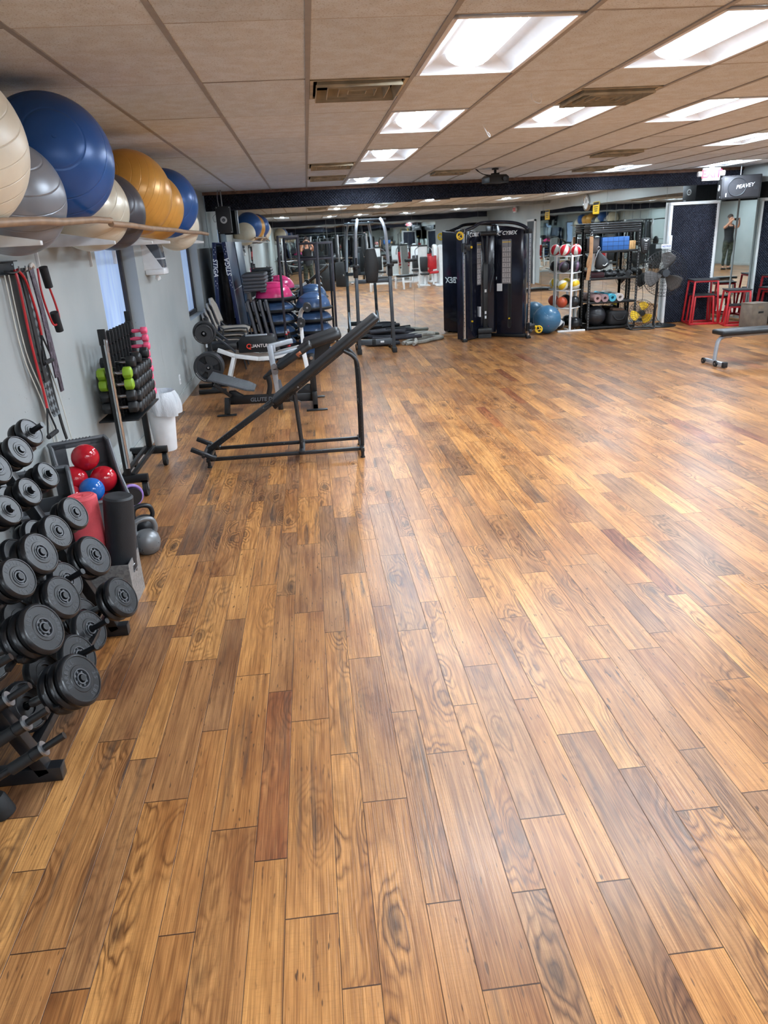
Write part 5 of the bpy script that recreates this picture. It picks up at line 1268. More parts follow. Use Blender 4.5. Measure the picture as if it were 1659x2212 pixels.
wb = thing('wooden_block', 'pale wooden yoga block pair right of the blue block', 'block', (5.855, 13.55, 1.386), 8); WOODB = M('pale_birch', (196, 156, 104), .5, 0, .15, scale=20)
for k in (-1, 0, 1): MB().box((k*.045, 0, .075), (.042, .10, .15), None, .01).build('block', WOODB, wb)
sp_ = thing('leather_strap', 'tan leather strap hanging from a clip down the shelving post', 'strap', (5.06, 13.42, 1.70)); TAN = M('tan_leather', (156, 116, 80), .6, 0, .18, bump=.2)
b = MB(); V = bez([(0, 0, -.06), (.0, -.01, -.35), (-.02, -.012, -.6), (-.045, -.012, -.80)], 6)
b.tube(V, .01, 8, flat=(.034, .006)); b.tube(bez([(-.02, -.014, -.35), (-.06, -.02, -.5), (-.05, -.02, -.58), (-.02, -.016, -.5)], 5), .01, 8, flat=(.02, .005)); b.build('strap', TAN, sp_)
b = MB(); b.torus((0, 0, -.02), .022, .005, (0, 1, 0), 16, 6); b.build('clip', CHROME, sp_); b = MB(); b.cyl((-.045, -.012, -.80), (-.05, -.012, -.88), .005, None, 8); b.build('chain', STEEL, sp_)
hb = thing('drawstring_bag', 'black hanging bag with white mark clipped to the second shelf', 'bag', (5.20, 13.415, 1.40))
b = MB(); b.lathe([(.01, 0), (.03, -.05), (.09, -.14), (.14, -.24), (.13, -.30), (.06, -.33), (0, -.33)], Matrix.Scale(.55, 4, (0, 1, 0)) @ R('Y', -18), 24); b.build('bag_body', VINYL, hb)
b = MB(); b.torus((0, 0, .03), .03, .006, (0, 1, 0), 16, 6); b.build('carabiner', CHROME, hb); b = MB(); b.tube([(0, 0, 0), (-.06, -.03, -.12), (-.1, -.05, -.24)], .007, 6); b.build('cord', STEEL, hb); b = MB(); b.tube(bez([(.06, -.078, -.25), (.10, -.08, -.26), (.15, -.06, -.22)], 4), .007, 6); b.build('mark', LETTER_W, hb)
MAT_C = [('dusty_pink_mat', (186, 150, 146), 'leftmost pale rose rolled mat on the fourth shelf'), ('mauve_mat', (168, 138, 140), 'mauve rolled mat second from the left on the shelf'), ('turquoise_mat', (70, 172, 196), 'turquoise rolled mat on the fourth shelf'), ('pale_mat', (200, 192, 188), 'rightmost pale pinkish rolled mat on the fourth shelf')]
for k, (nm, c_, lab) in enumerate(MAT_C):
    t = thing('rolled_mat', lab, 'rolled mat', (5.235+.142*k, 13.60, .565), 0, 'rolled mats on the fourth shelf'); b = MB()
    b.lathe([(.026, -.17), (.068, -.17), (.068, .17), (.026, .17), (.026, -.17)], R('X', 90), 32, cap=False); mt = M(nm, c_, .7, 0, .06, bump=.2); b.build('roll', mt, t)
    P_ = [((.03+.0021*n)*math.cos(n*.6), -.1715, (.03+.0021*n)*math.sin(n*.6)) for n in range(18)]; MB().tube(P_, .0025, 5).build('spiral_edge', M(nm+'_edge', tuple(int(x*.7) for x in c_), .8, 0, 0), t)
o = MB().sph((0, 0, 0), .185, 40, 28).build('exercise_ball', M('big_black_ball', (38, 38, 42), .42, 0, .1), None, (5.28, 13.62, .24), 80); tag(o, 'large black ball on the bottom shelf of the shelving', 'ball'); MB().torus((0, 0, 0), .1855, .002, (.3, .2, 1), 40, 6).build('seam', RUBBER, o)
gbg = thing('gear_bag', 'black gear bag with brown top on the bottom shelf beside the large ball', 'bag', (5.68, 13.6, .05)); b = MB()
b.box((0, 0, .14), (.38, .26, .27), None, .06, 3); b.build('bag_body', M('black_canvas', (34, 33, 35), .8, 0, .25, bump=.4), gbg)
b = MB(); b.box((-.03, -.02, .285), (.24, .15, .05), R('Y', 6), .02); b.build('top_flap', M('brown_canvas', (96, 72, 56), .8, 0, .2), gbg); b = MB(); b.tube(bez([(-.12, -.13, .2), (-.06, -.16, .12), (.06, -.16, .12), (.12, -.13, .2)], 5), .01, 8); b.build('strap', RUBBER, gbg)
def glove(x, y, z, lab, s=1, rz=0):
    t = thing('boxing_glove', lab, 'boxing glove', (x, y, z), rz, 'gloves on the third shelf')
    MB().sph((0, 0, .055*s), .058*s, 20, 14, (1.15, .95, .95)).build('fist', VINYL, t); MB().sph((.02*s, -.05*s, .05*s), .028*s, 14, 10, (1.4, .8, .8)).build('thumb', VINYL, t); MB().cyl((-.05*s, 0, .045*s), (-.12*s, 0, .045*s), .038*s, .042*s, 18).build('cuff', RUBBER, t)
for k, (x, lab) in enumerate(((5.44, 'leftmost black boxing glove on the third shelf'), (5.58, 'second black boxing glove on the third shelf'), (5.72, 'third black boxing glove on the third shelf'), (5.86, 'rightmost black boxing glove on the third shelf near the fan'))): glove(x, 13.56+.03*(k % 2), .92, lab, 1.0, 20*k)
o = thing('gear_pouch', 'dark red and black folded pouch on the third shelf left side', 'pouch', (5.24, 13.6, .92)); MB().box((0, 0, .05), (.26, .22, .10), None, .03).build('pouch', M('dark_maroon_fabric', (66, 30, 36), .8), o); MB().box((0, -.111, .06), (.22, .004, .01)).build('zip', DARK, o)
hs = thing('boxing_shield', 'black focus pad with white emblem hanging on the right shelving post', 'boxing pad', (6.06, 13.42, 1.44))
pts = [(-.09, .10), (-.07, .13), (.07, .13), (.09, .10), (.085, 0), (.06, -.11), (.03, -.14), (-.03, -.14), (-.06, -.11), (-.085, 0)]
MB().prism(pts, .07, Matrix(((1, 0, 0, 0), (0, 0, -1, .035), (0, 1, 0, 0), (0, 0, 0, 1))), .02).build('pad', VINYL, hs)
b = MB()
for s_ in (-1, 1): b.tube(bez([(0, -.038, .07), (s_*.02, -.038, .10), (s_*.045, -.038, .095)], 4), .005, 6); b.tube([(s_*.008, -.038, .075), (s_*.03, -.038, .08)], .004, 5)
for k in range(4): b.box((-.012, -.037, .03-.03*k), (.012, .003, .008)); b.box((.016, -.037, .03-.03*k), (.010, .003, .008))
b.build('emblem', LETTER_W, hs); MB().tube([(0, 0, .12), (-.03, .01, .2)], .005, 6).build('hanger', RUBBER, hs)

# ---------------------------------------------------------------- fans
def cage(b, c, R_, dep, n, axis, wire=.002, rings=3):
    m = Matrix.Translation(Vector(c)) @ rotto(axis)
    for k in range(n):
        a = 2*PI*k/n; P_ = []
        for t in range(9):
            th = PI*t/8; P_.append(m @ Vector((R_*math.sin(th)**.55*math.cos(a+.25*math.cos(th)), R_*math.sin(th)**.55*math.sin(a+.25*math.cos(th)), dep*math.cos(th))))
        b.tube(P_, wire, 4)
    for f in range(rings+1):
        r_ = R_*(.4+.6*f/rings); zz = dep*(1-(r_/R_)**3.5)**.5 if r_ < R_ else 0
        for s_ in ((-1, 1) if zz > 0 else (1,)): b.torus(m @ Vector((0, 0, s_*zz)), r_, wire*(1.6 if r_ >= R_ else 1), axis, 48, 5)
def blades(t, c, R_, n, axis, mat, a0, wfac=.5):
    m = Matrix.Translation(Vector(c)) @ rotto(axis)
    for k in range(n):
        def fn(u, v):
            r_ = R_*(.16+.84*u); half = wfac*(.35+.65*math.sin(PI*min(1, .15+u*.62)))*(1 if u < .86 else math.sqrt(max(.02, 1-((u-.86)/.14)**2)))
            a = a0+2*PI*k/n+(v-.5)*half*2; return m @ Vector((r_*math.cos(a), r_*math.sin(a), (v-.5)*.09*(1-.4*u)))
        o = MB().grid(fn, 14, 8).build('blade', mat, t, None, 80); o.modifiers.new('thick', 'SOLIDIFY').thickness = .004
pf = thing('pedestal_fan', 'tall black pedestal fan with dark blades beside the foam door', 'fan', (6.42, 13.42, 0)); P = rel(pf); ax = Vector((-.1, -1, .08)).normalized(); fc = Vector(P(6.36, 13.20, .955))
MB().lathe([(0, 0), (.30, 0), (.305, .012), (.28, .022), (.06, .03), (.04, .06), (0, .06)], T(*P(6.45, 13.45, 0)), 48).build('base', BLACK, pf)
b = MB(); b.cyl(P(6.33, 13.42, .02), P(6.34, 13.40, .90), .022, None, 16); b.build('pole', BLACK, pf)
MB().cyl(fc-ax*.05, fc-ax*.20, .085, .06, 24).build('motor', BLACK, pf)
b = MB(); cage(b, fc, .40, .085, 44, ax, .0024, 4); b.build('cage', BLACK, pf)
blades(pf, fc, .37, 3, ax, M('dark_grey_fan_blade', (84, 80, 78), .5, .1), 1.25, .52)
b = MB(); b.cyl(fc-ax*.03, fc+ax*.06, .062, None, 28); b.build('hub', BLACK, pf); b = MB(); b.cyl(fc+ax*.088, fc+ax*.092, .065, None, 28); b.build('badge', DARK, pf)
b = MB(); b.tube(bez([P(6.38, 13.5, .85), P(6.43, 13.52, .5), P(6.40, 13.5, .2), P(6.5, 13.5, .04)], 6), .005, 6); b.build('power_cord', BLACK, pf)
yf = thing('floor_fan', 'small black floor fan with yellow blades in front of the shelving', 'fan', (5.99, 13.2, 0)); P = rel(yf); ax = Vector((-.12, -1, .12)).normalized(); fc = Vector(P(5.98, 13.18, .285))
b = MB(); cage(b, fc, .235, .06, 30, ax, .0024, 3); b.build('cage', BLACK, yf); blades(yf, fc, .205, 3, ax, YELLOW, 1.2, .62)
b = MB(); b.cyl(fc-ax*.06, fc+ax*.05, .05, None, 24); b.build('hub', BLACK, yf)
b = MB(); b.tube(bez([P(5.73, 13.2, .30), P(5.735, 13.2, .12), P(5.78, 13.1, .015), P(6.0, 13.06, .012), P(6.2, 13.1, .015), P(6.235, 13.2, .12), P(6.235, 13.2, .30)], 6), .012, 8); b.tube([P(5.76, 13.32, .012), P(6.2, 13.32, .012)], .012, 8); b.tube([P(5.76, 13.10, .012), P(5.76, 13.32, .012)], .012, 8); b.tube([P(6.2, 13.10, .012), P(6.2, 13.32, .012)], .012, 8); b.build('stand', BLACK, yf)

# ---------------------------------------------------------------- wall plates on the door frame, exit sign, speakers, projector
wp = thing('intercom', 'white wall box with small blue NOTICE sign on the left door jamb', 'notice sign', (6.66, 13.755, 1.36)); b = MB(); b.box((.03, 0, .07), (.055, .03, .30), None, .004); b.build('box', PLASTIC_W, wp)
b = MB(); b.box((-.045, -.018, .035), (.19, .006, .075), None, .002); pl_ = b.build('plate', PLASTIC_W, wp); text('lettering', 'NOTICE', .045, M('sign_blue', (40, 70, 150), .5, 0, 0), pl_, frame_m((-.045, -.0222, .035), (1, 0, 0), (0, 0, 1)), .0006, 0, .001)
b = MB()
for k in range(3): b.box((.03, -.016, -.04+.03*k), (.03, .002, .008))
b.build('button', LETTER_G, wp)
def exit_sign(lab, p, rz):
    t = thing('exit_sign', lab, 'exit sign', p, rz)
    MB().box((0, 0, 0), (.305, .05, .205), None, .012, 2).build('housing', PLASTIC_W, t)
    EX = NT('lit_red_letters') if 'lit_red_letters' not in bpy.data.materials else None
    if EX: EX.b.inputs['Base Color'].default_value = srgb(214, 24, 44); EX.b.inputs['Emission Color'].default_value = srgb(255, 40, 66); EX.b.inputs['Emission Strength'].default_value = .12; em = EX.m
    else: em = bpy.data.materials['lit_red_letters']
    text('lettering', 'EXIT', .175, em, t, frame_m((0, -.026, 0), (1, 0, 0), (0, 0, 1)), .001, 0, .006, space=.95)
    for s_ in (-1, 1):
        b = MB(); b.box((s_*.20, -.005, .01), (.075, .07, .085), None, .02, 2); h_ = b.build('emergency_lamp', PLASTIC_W, t)
        b = MB()
        for k in range(4): b.box((s_*.20, -.041, -.015+.016*k), (.052, .003, .007))
        b.build('lamp_grille', LETTER_G, h_)
    MB().cyl((0, 0, .10), (0, 0, .125), .04, None, 16).build('canopy', PLASTIC_W, t)
    return t
exit_sign('red lettered EXIT sign with two lamp heads hanging by the right corner', (7.055, 13.2, 2.548), -6)
def speaker_big():
    t = thing('loudspeaker', 'large black PEAVEY loudspeaker hanging in the right corner', 'loudspeaker', (7.60, 13.22, 2.32), -17)
    MB().box((0, 0, 0), (.64, .34, .375), None, .015).build('cabinet', M('speaker_carpet', (40, 40, 43), .85, 0, .2, bump=.4), t)
    GR = M('speaker_grille', (58, 58, 62), .6, .3, .25, scale=220); MB().box((0, -.172, 0), (.58, .012, .33), None, .006).build('grille', GR, t)
    MB().torus((-.07, -.180, 0), .145, .008, (0, 1, 0), 48, 8).build('woofer_ring', DARK, t); MB().cyl((-.07, -.178, 0), (-.07, -.180, 0), .138, None, 48).build('woofer', M('woofer_cloth', (48, 48, 52), .8, 0, .2, scale=120), t)
    text('lettering', 'PEAVEY', .085, LETTER_W, t, frame_m((.05, -.19, .01), (1, 0, .12), (0, 0, 1)), .001, .3, .001)
    MB().box((-.24, -.181, -.12), (.018, .004, .06)).build('badge', LETTER_W, t)
    for k in (-1, 1): MB().box((-.315+.0, -.1, k*.15), (.02, .06, .03), None, .004).build('corner', STEEL, t)
    b = MB(); b.torus((-.322, 0, 0), .045, .012, (1, 0, 0), 24, 8); b.cyl((-.322, 0, 0), (-.325, 0, 0), .014, None, 12); b.build('side_port', LETTER_W, t)
    MB().cyl((.02, .05, .18), (.02, .05, .36), .012, None, 12).build('hanger_pole', STEEL, t)
    MB().prism([(.2, -.03), (.27, -.03), (.25, .03), (.22, .03)], .006, Matrix(((1, 0, 0, 0), (0, 0, -1, -.178), (0, 1, 0, -.02), (0, 0, 0, 1)))).build('horn', DARK, t)
    return t
speaker_big()
sp2 = thing('loudspeaker', 'black loudspeaker with round white tweeter hanging in the left corner', 'loudspeaker', (-1.33, 13.22, 2.21), 8)
MB().box((0, 0, 0), (.235, .24, .42), None, .012).build('cabinet', M('matte_black_cabinet', (26, 26, 29), .6), sp2)
b = MB(); b.cyl((-.005, -.121, .0), (-.005, -.127, .0), .055, None, 32); b.build('tweeter', M('tweeter_grey', (176, 178, 180), .5, 0, .1), sp2); b = MB(); b.torus((-.005, -.128, 0), .02, .006, (0, 1, 0), 20, 6); b.cyl((-.005, -.127, 0), (-.005, -.131, 0), .008, None, 10); b.build('tweeter_ring', DARK, sp2)
b = MB()
for x in (-.1, .1):
    for z in (-.19, .19): b.cyl((x, -.12, z), (x, -.123, z), .008, None, 8)
b.build('screw', STEEL, sp2); b = MB(); b.box((.121, -.04, 0), (.008, .06, .40), None, .003); b.build('side_trim', SILVER, sp2)
b = MB(); b.cyl((0, 0, .2), (.0, 0, .46), .01, None, 8); b.tube(bez([(-.05, .05, .18), (-.06, .06, .35), (-.04, .05, .46)], 4), .006, 6); b.tube(bez([(-.12, 0, .1), (-.17, 0, .05), (-.15, 0, -.02), (-.12, 0, -.01)], 5), .004, 6); b.build('hanger', STEEL, sp2)
pj = thing('projector', 'black projector hanging from the ceiling in front of the foam strip', 'projector', (2.86, 11.6, 2.53), 14)
MB().prism([(-.16, -.05), (.16, -.05), (.16, .03), (.12, .06), (-.12, .06), (-.16, .03)], .26, Matrix(((1, 0, 0, 0), (0, 0, -1, .13), (0, 1, 0, 0), (0, 0, 0, 1))), .008).build('body', BLACK, pj)
b = MB(); b.box((0, -.134, -.045), (.30, .006, .012)); b.build('front_edge', DARK, pj); b = MB(); b.cyl((.08, -.13, 0), (.08, -.15, 0), .03, None, 20); b.build('lens', DARK, pj)
b = MB(); b.cyl((0, 0, .05), (0, 0, .15), .02, None, 12); b.cyl((0, 0, .13), (0, 0, .152), .05, None, 16); b.box((0, 0, .075), (.10, .08, .02)); b.build('mount', BLACK, pj)
b = MB(); b.tube(bez([(-.04, 0, .06), (-.15, .0, .06), (-.26, .02, .11), (-.30, .05, .15)], 6), .005, 6); b.tube(bez([(-.05, .02, .06), (-.2, .02, .08), (-.28, .06, .15)], 6), .005, 6); b.build('cable', BLACK, pj)
text('lettering', 'InFocus', .03, LETTER_G, pj, frame_m((-.02, -.1325, -.005), (1, 0, 0), (0, 0, 1)), .0005) if False else None
for n, (x, y, lab) in enumerate(((1.62, 5.55, 'bent wire hook hanging from the ceiling grid behind the first big light'), (1.60, 6.95, 'thin white wire hook hanging from the ceiling grid beside the second light'))):
    tag(MB().tube(bez([(0, 0, 0), (.005, 0, -.035), (.05, 0, -.06), (.07, 0, -.05), (.06, 0, -.03)] if n == 0 else [(0, 0, 0), (.03, 0, -.05), (.06, 0, -.10), (.065, 0, -.08), (.045, 0, -.06)], 5), .003, 6).build('wire_hook', LETTER_W, None, (x, y, CEIL-.004)), lab, 'hook')

# ---------------------------------------------------------------- red plyo boxes, wooden box, flat bench
PTOP = M('black_grip_top', (42, 42, 45), .8, 0, .2, bump=.4)
def plyo(lab, c, base, top, h, rz):
    t = thing('plyo_box', lab, 'plyo box', (*c, 0), rz, 'red steel plyo boxes in the corner'); cn = ((-1, -1), (1, -1), (1, 1), (-1, 1))
    for sx_, sy in cn: MB().bar((sx_*base/2, sy*base/2, .015), (sx_*top/2, sy*top/2, h-.03), .032, .032, .004).build('leg', RED, t)
    b = MB()
    for (a, c2) in zip(cn, cn[1:]+cn[:1]):
        if (a, c2) != ((1, -1), (1, 1)) or True: b.bar((a[0]*base/2, a[1]*base/2, .016), (c2[0]*base/2, c2[1]*base/2, .016), .03, .03, .003)
    b.build('base_frame', RED, t)
    b = MB()
    for (a, c2) in zip(cn, cn[1:]+cn[:1]): b.bar((a[0]*top/2, a[1]*top/2, h-.035), (c2[0]*top/2, c2[1]*top/2, h-.035), .03, .03, .003)
    b.build('top_frame', RED, t)
    MB().box((0, 0, h-.009), (top+.05, top+.05, .018), None, .003).build('top', PTOP, t)
    return t
plyo('tallest red steel plyo box left in the right corner', (7.255, 13.47), .50, .40, .80, -12)
plyo('red steel plyo box nested inside the tallest one', (7.26, 13.48), .38, .32, .53, -12)
plyo('shorter red steel plyo box in front of the tallest one', (7.64, 12.97), .42, .35, .63, -14)
plyo('smallest red steel plyo box nested inside the shorter one', (7.645, 12.975), .32, .25, .36, -14)
wbx = thing('wooden_plyo_box', 'dull grey brown wooden box with a dark hand slot right of the red ones', 'plyo box', (7.75, 12.54, 0), 12); PLYW = M('weathered_plywood', (112, 100, 88), .65, 0, .25, scale=7)
MB().box((0, 0, .205), (.36, .27, .41), None, .004).build('box_body', PLYW, wbx); b = MB(); b.box((0, 0, .412), (.37, .28, .01), None, .002); b.build('top_panel', PLYW, wbx); b = MB(); b.box((.02, -.1352, .26), (.11, .004, .035), None, .002); b.build('hand_slot', BLACK, wbx); b = MB(); b.box((.01, -.1352, .345), (.12, .002, .05)); b.build('worn_patch', M('worn_tan_patch', (128, 112, 92), .7), wbx)
fb2 = thing('flat_bench', 'flat black bench on a grey steel leg at the right edge', 'weight bench', (5.85, 9.3, 0), 2); P = rel(fb2)
MB().box(P(5.87, 9.3, .425), (1.22, .28, .065), None, .022, 3).build('pad', VINYL, fb2); MB().bar(P(5.36, 9.3, .375), P(6.36, 9.3, .375), .05, .035, .003).build('rail', SILVER, fb2)
b = MB(); b.tube(bez([P(5.46, 9.3, .37), P(5.36, 9.3, .365), P(5.29, 9.3, .32), P(5.268, 9.3, .2), P(5.26, 9.3, .07)], 6), .03, 10, flat=(.03, .026)); b.build('leg', SILVER, fb2)
b = MB(); b.bar(P(5.26, 9.07, .045), P(5.26, 9.52, .045), .055, .045, .004); b.build('foot_bar', SILVER, fb2)
for y in (9.20, 9.49): b = MB(); b.cyl(P(5.225, y, .04), P(5.205, y, .04), .038, None, 20); o = b.build('wheel', RUBBER, fb2); b = MB(); b.cyl(P(5.205, y, .04), P(5.202, y, .04), .012, None, 10); b.build('bolt', STEEL, o)
b = MB(); b.box(P(5.26, 9.055, .042), (.06, .05, .07), None, .006); b.build('end_cap', RUBBER, fb2); b = MB(); b.bar(P(6.36, 9.3, .36), P(6.42, 9.3, .05), .05, .05); b.bar(P(6.42, 9.05, .03), P(6.42, 9.55, .03), .055, .045, .004); b.build('leg', SILVER, fb2)

# ================================================================ BEHIND THE CAMERA (seen in the mirrors)
def machine(lab, p, rz, builder):
    t = thing('weight_machine', lab, 'exercise machine', p, rz, 'machines seen only in the mirrors'); builder(t); return t
def stack_m(t, body=WHITE):
    MB().box((0, 0, .72), (.30, .26, 1.38), None, .02).build('stack_cover', body, t)
    MB().box((0, 0, 1.43), (.34, .30, .05), None, .01).build('top_cap', BLACK, t); MB().box((0, -.05, .02), (.36, 1.1, .05), None, .01).build('base_beam', WHITE, t)
    MB().box((0, -.42, .46), (.34, .34, .08), None, .03).build('seat', VINYL, t); MB().box((0, -.26, .80), (.28, .08, .52), None, .03).build('backrest', VINYL, t)
    MB().bar((0, -.42, .05), (0, -.42, .43), .06, .06).build('seat_post', WHITE, t)
    for s_ in (-1, 1): MB().tube(bez([(s_*.12, 0, 1.40), (s_*.30, -.15, 1.30), (s_*.32, -.40, 1.05)], 5), .018, 8).build('arm', STEEL, t)
def bench_m(t):
    for x in (-.35, .35):
        for y in (-.25, .25): MB().bar((x, y, 0), (x, y*.9, .42), .06, .06).build('leg', WHITE, t)
    for y in (-.23, .23): MB().bar((-.36, y, .25), (.36, y, .25), .05, .05).build('side_rail', WHITE, t)
    MB().box((0, 0, .46), (.8, .3, .08), None, .03).build('pad', VINYL, t); MB().bar((.35, -.2, .4), (.35, -.2, 1.0), .05, .05).build('post', WHITE, t)
    MB().cyl((.1, -.2, .98), (.62, -.2, .98), .06, None, 18).build('roller', VINYL, t)
def arc_m(t):
    MB().tube(bez([(0, .3, .05), (0, .28, .9), (0, .15, 1.32), (0, -.05, 1.42), (0, -.22, 1.25), (0, -.30, .7), (0, -.32, .05)], 6), .05, 10, flat=(.09, .04)).build('arch', WHITE, t)
    MB().box((0, 0, .03), (.5, .9, .05), None, .01).build('base_plate', WHITE, t); MB().box((.28, -.1, .5), (.34, .36, .08), None, .03).build('seat', RED, t)
    MB().box((.28, .1, .84), (.30, .07, .5), None, .03).build('backrest', RED, t); MB().bar((.28, -.05, .05), (.28, -.05, .47), .06, .06).build('seat_post', WHITE, t)
def rack_m(t):
    for x in (-.6, .6):
        for y in (-.3, .3): MB().bar((x, y, 0), (x, y, 2.0), .06, .06).build('upright', CHROME if y < 0 else DARK, t)
        MB().bar((x, -.3, 1.97), (x, .3, 1.97), .05, .05).build('side_rail', DARK, t)
    MB().cyl((-.95, -.36, 1.1), (.95, -.36, 1.1), .014, None, 10).build('barbell', CHROME, t)
    for s_ in (-1, 1):
        MB().cyl((s_*.74, -.36, 1.1), (s_*.80, -.36, 1.1), .2, None, 28).build('plate', BLACK, t); MB().cyl((s_*.80, -.36, 1.1), (s_*.84, -.36, 1.1), .15, None, 28).build('plate', BLACK, t)
    MB().bar((-.6, .3, 1.97), (.6, .3, 1.97), .05, .05).build('cross_bar', DARK, t)
machine('white framed bench machine behind the camera with black roller', (2.55, .45, 0), 10, bench_m)
machine('white framed seat machine behind the camera beside tall cabinets', (3.6, -.3, 0), -30, bench_m)
m1 = machine('tall white stack machine behind the camera', (4.36, -1.35, 0), 180, stack_m)
dup(m1, (4.46, -4.3, 0), 180, 'tall white stack machine farther behind the camera'); dup(m1, (2.9, -4.9, 0), 160, 'white stack machine along the far wall behind the camera'); dup(m1, (6.6, -4.6, 0), 200, 'white stack machine in the far right corner behind the camera')
a1 = machine('white arched machine with red seat behind the camera', (4.98, -1.0, 0), 180, arc_m); dup(a1, (5.1, -3.0, 0), 180, 'second white arched machine with red seat behind the camera')
r1 = machine('dark squat rack with loaded bar behind the camera', (1.9, -4.6, 0), 180, rack_m); dup(r1, (-.4, -4.7, 0), 180, 'second dark squat rack with loaded bar behind the camera')
blk = thing('storage_cabinet', 'low black two-tier cabinet behind the camera', 'cabinet', (.66, -1.3, 0)); MB().box((0, 0, .49), (.45, .45, .97), None, .02).build('cabinet_body', VINYL, blk); MB().box((0, .227, .52), (.45, .004, .012)).build('gap', DARK, blk)
blk2 = dup(blk, (1.35, -3.6, 0), 12, 'second low black cabinet farther behind the camera')
for k in range(6):
    t = thing('punch_bag', 'dark hanging bag in the row at the far wall behind the camera', 'punch bag', (.9+.38*k, -5.6, .9), 0, 'hanging bags behind the camera')
    MB().lathe([(0, 0), (.12, .02), (.14, .1), (.14, .9), (.12, .98), (0, 1.0)], None, 20).build('bag_body', VINYL, t); MB().cyl((0, 0, 1.0), (0, 0, CEIL-.9), .008, None, 6).build('chain', STEEL, t)
# clock, notice signs and second exit sign on the right wall
ck = thing('wall_clock', 'round chrome rimmed wall clock on the right wall seen in the mirror', 'clock', (7.975, 6.0, 2.44)); b = MB(); b.torus((0, 0, 0), .195, .022, (1, 0, 0), 48, 10); b.build('rim', CHROME, ck); MB().cyl((.012, 0, 0), (-.004, 0, 0), .19, None, 48).build('face', PLASTIC_W, ck)
b = MB(); b.bar((-.008, 0, 0), (-.008, .06, .09), .01, .003); b.bar((-.008, 0, 0), (-.008, -.03, .14), .008, .003); b.build('hand', BLACK, ck)
b = MB()
for k in range(12): b.box((-.006, .16*math.sin(k*PI/6), .16*math.cos(k*PI/6)), (.002, .012, .02))
b.build('hour_mark', BLACK, ck)
def notice(p, lab, face):
    t = thing('notice_sign', lab, 'sign', p); s_ = -1 if face == 'x' else 1
    MB().box((0, 0, 0), (.006, .46, .31), None, .002).build('board', YELLOW, t); b = MB(); b.box((-.0035, 0, .105), (.002, .42, .07)); b.build('header', BLACK, t); b = MB()
    for k in range(3): b.box((-.0035, 0, .02-.05*k), (.002, .30-.05*k, .022))
    b.build('text_line', BLACK, t)
notice((7.994, 6.73, 2.28), 'yellow notice sign with black header on the right wall, seen in the mirror', 'x'); notice((7.994, 2.4, 2.25), 'second yellow notice sign on the right wall nearer the camera', 'x')
e2 = exit_sign('EXIT sign on the right wall behind the camera seen in the mirror', (7.9, -1.3, 2.54), -90)
d2 = bpy.data.objects.new('door_2', None); COL.objects.link(d2); structure(d2); d2.location = (XR-.02, .65, 0)
MB().box((-.005, 0, 1.04), (.03, .86, 2.08)).build('door_panel', M('dark_door', (54, 56, 60), .6), d2); b = MB(); b.box((-.01, -.46, 1.07), (.06, .06, 2.14)); b.box((-.01, .46, 1.07), (.06, .06, 2.14)); b.box((-.01, 0, 2.12), (.06, .98, .06)); b.build('door_frame', WHITE, d2)

# ---------------------------------------------------------------- the photographer, seen in the mirrors only
SKIN = M('skin', (206, 150, 122), .5, 0, .06); HAIR = M('dark_brown_hair', (54, 38, 32), .6, 0, .2); TANK = M('black_tank_top', (26, 26, 30), .8, 0, .1)
CAMO = NT('dark_camouflage_cloth'); CAMO.set(CAMO.b.inputs['Base Color'], CAMO.ramp(CAMO.noise(CAMO.obj(), 11, 2), [(.4, srgb(44, 48, 40)), (.5, srgb(70, 72, 56)), (.6, srgb(34, 36, 34))], 'CONSTANT')); CAMO.b.inputs['Roughness'].default_value = .9; CAMO = CAMO.m
pe = thing('person', 'person in black tank top and dark camouflage trousers raising a phone, seen in mirrors', 'person', (0, -.45, 0))
def skin(name, verts, edges, mat, parent, sub=2, root=0):
    me = bpy.data.meshes.new(name); me.from_pydata([v[0] for v in verts], edges, []); o = bpy.data.objects.new(name, me); COL.objects.link(o); o.parent = parent
    s_ = o.modifiers.new('skin', 'SKIN'); s_.use_smooth_shade = True
    for i, v in enumerate(verts):
        r = v[1]; me.skin_vertices[0].data[i].radius = (r, r) if not isinstance(r, tuple) else r; me.skin_vertices[0].data[i].use_root = (i == root)
    u_ = o.modifiers.new('sub', 'SUBSURF'); u_.levels = sub; u_.render_levels = sub
    me.materials.append(mat); return o
V = [((0, 0, 1.02), (.165, .12)), ((0, .0, 1.18), (.14, .105)), ((0, -.01, 1.34), (.15, .11)), ((0, -.01, 1.50), (.155, .10)), ((0, -.01, 1.60), (.07, .065)), ((0, .01, 1.68), .055), ((0, .03, 1.77), (.075, .09)), ((0, .035, 1.86), (.082, .10)), ((0, .02, 1.93), (.06, .07))]
E_ = [(i, i+1) for i in range(8)]
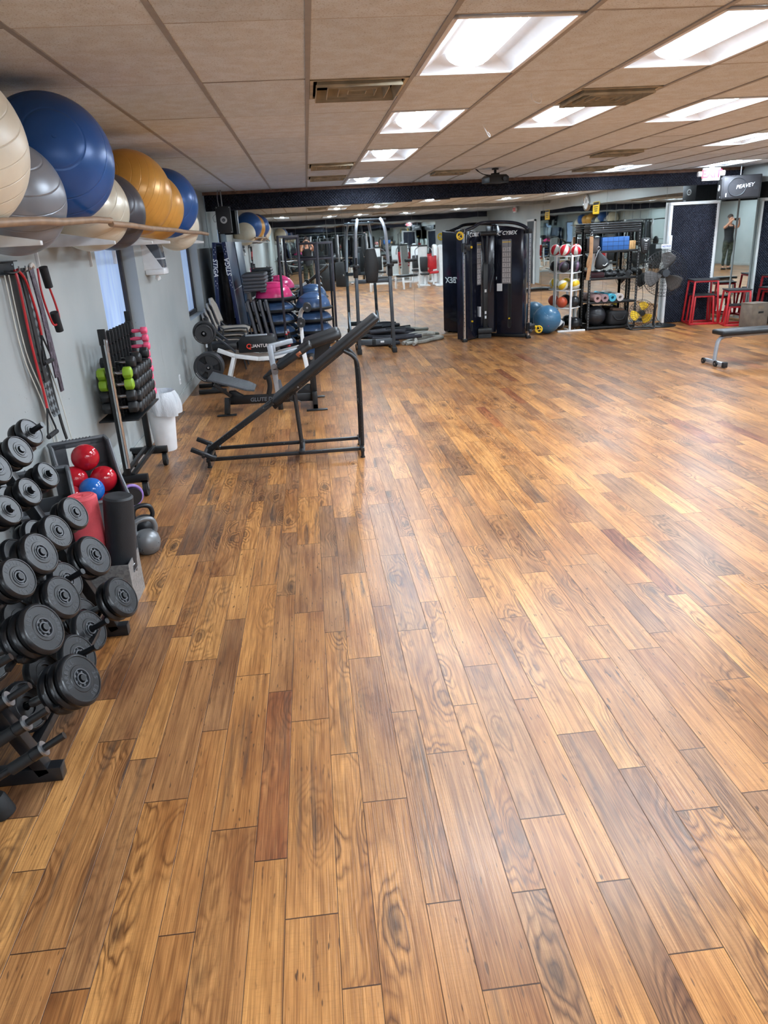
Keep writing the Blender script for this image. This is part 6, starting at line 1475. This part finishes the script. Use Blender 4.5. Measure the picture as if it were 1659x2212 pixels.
for s_ in (-1, 1):
    n = len(V); V += [((s_*.17, -.01, 1.54), .062), ((s_*.235, .06, 1.50), .05), ((s_*.245, .17, 1.55), .044), ((s_*.20, .27, 1.66), .038), ((s_*.135, .345, 1.755), .028), ((s_*.105, .375, 1.785), (.035, .022))]
    E_ += [(3, n)]+[(n+i, n+i+1) for i in range(5)]
    w_ = n+5
    for k in range(4):
        m_ = len(V); zo = .03-.02*k
        V += [((s_*.098, .40, 1.795+zo), .0095), ((s_*.082, .418, 1.797+zo*1.05), .0085), ((s_*.064, .414, 1.798+zo*1.05), .0075)]; E_ += [(w_, m_), (m_, m_+1), (m_+1, m_+2)]
    m_ = len(V); V += [((s_*.098, .365, 1.765), .010), ((s_*.075, .368, 1.768), .009)]; E_ += [(w_, m_), (m_, m_+1)]
    n = len(V); V += [((s_*.095, 0, .96), .098), ((s_*.105, .015, .55), .062), ((s_*.11, -.02, .30), .054), ((s_*.11, -.03, .09), .036), ((s_*.115, .03, .04), (.04, .032)), ((s_*.125, .14, .03), (.042, .024))]
    E_ += [(0, n)]+[(n+i, n+i+1) for i in range(5)]
body = skin('body', V, E_, SKIN, pe)
TS = [(.99, .185, .145), (1.06, .18, .14), (1.18, .162, .128), (1.30, .172, .138), (1.42, .188, .142), (1.49, .19, .135), (1.535, .165, .115), (1.56, .12, .09)]
def tfn(u, v):
    f = v*(len(TS)-1); i = min(int(f), len(TS)-2); t = f-i; z, a_, b_ = [x0+(x1-x0)*t for x0, x1 in zip(TS[i], TS[i+1])]
    return (a_*math.cos(2*PI*u), -.01+b_*math.sin(2*PI*u), z)
MB().grid(tfn, 36, 21, closed_u=True).build('tank_top', TANK, pe, None, 80)
TV = [((0, 0, 1.0), (.19, .145)), ((0, 0, 1.12), (.185, .14))]; TE = [(0, 1)]
for s_ in (-1, 1):
    n = len(TV); TV += [((s_*.095, 0, .94), .112), ((s_*.107, .012, .55), .078), ((s_*.112, -.02, .30), .07), ((s_*.112, -.025, .11), .06)]; TE += [(0, n)]+[(n+i, n+i+1) for i in range(3)]
for s_ in (-1, 1): MB().tube(bez([(s_*.09, .105, 1.50), (s_*.10, .07, 1.60), (s_*.10, -.02, 1.63), (s_*.09, -.10, 1.55), (s_*.085, -.12, 1.48)], 5), .02, 8, flat=(.026, .012)).build('shoulder_strap', TANK, pe)
skin('trousers', TV, TE, CAMO, pe)
MB().sph((0, .0, 1.885), .102, 28, 20, (1, 1.08, .98)).build('hair', HAIR, pe); MB().sph((0, -.11, 1.90), .05, 18, 12).build('hair_bun', HAIR, pe)
for s_ in (-1, 1):
    MB().sph((s_*.035, .127, 1.85), .012, 12, 8).build('eye', LETTER_W, body); MB().sph((s_*.092, .03, 1.84), .02, 12, 8, (.4, .8, 1.2)).build('ear', SKIN, body)
    b = MB(); b.box((s_*.125, .07, .035), (.10, .28, .07), None, .03, 3); b.build('shoe', BLACK, pe)
MB().sph((0, .142, 1.82), .016, 12, 8, (.8, 1, 1.3)).build('nose', SKIN, body); MB().sph((0, .128, 1.782), .02, 12, 8, (1.2, .4, .35)).build('mouth', M('lips', (170, 90, 86), .5), body)
ph = thing('phone', 'dark phone held up in both hands by the person in the mirror', 'phone', (0, -.048, 1.795)); MB().box((0, 0, 0), (.145, .008, .072), None, .0035).build('case', BLACK, ph); MB().box((0, -.0042, 0), (.135, .0005, .064)).build('screen', M('phone_screen', (90, 92, 96), .2), ph)
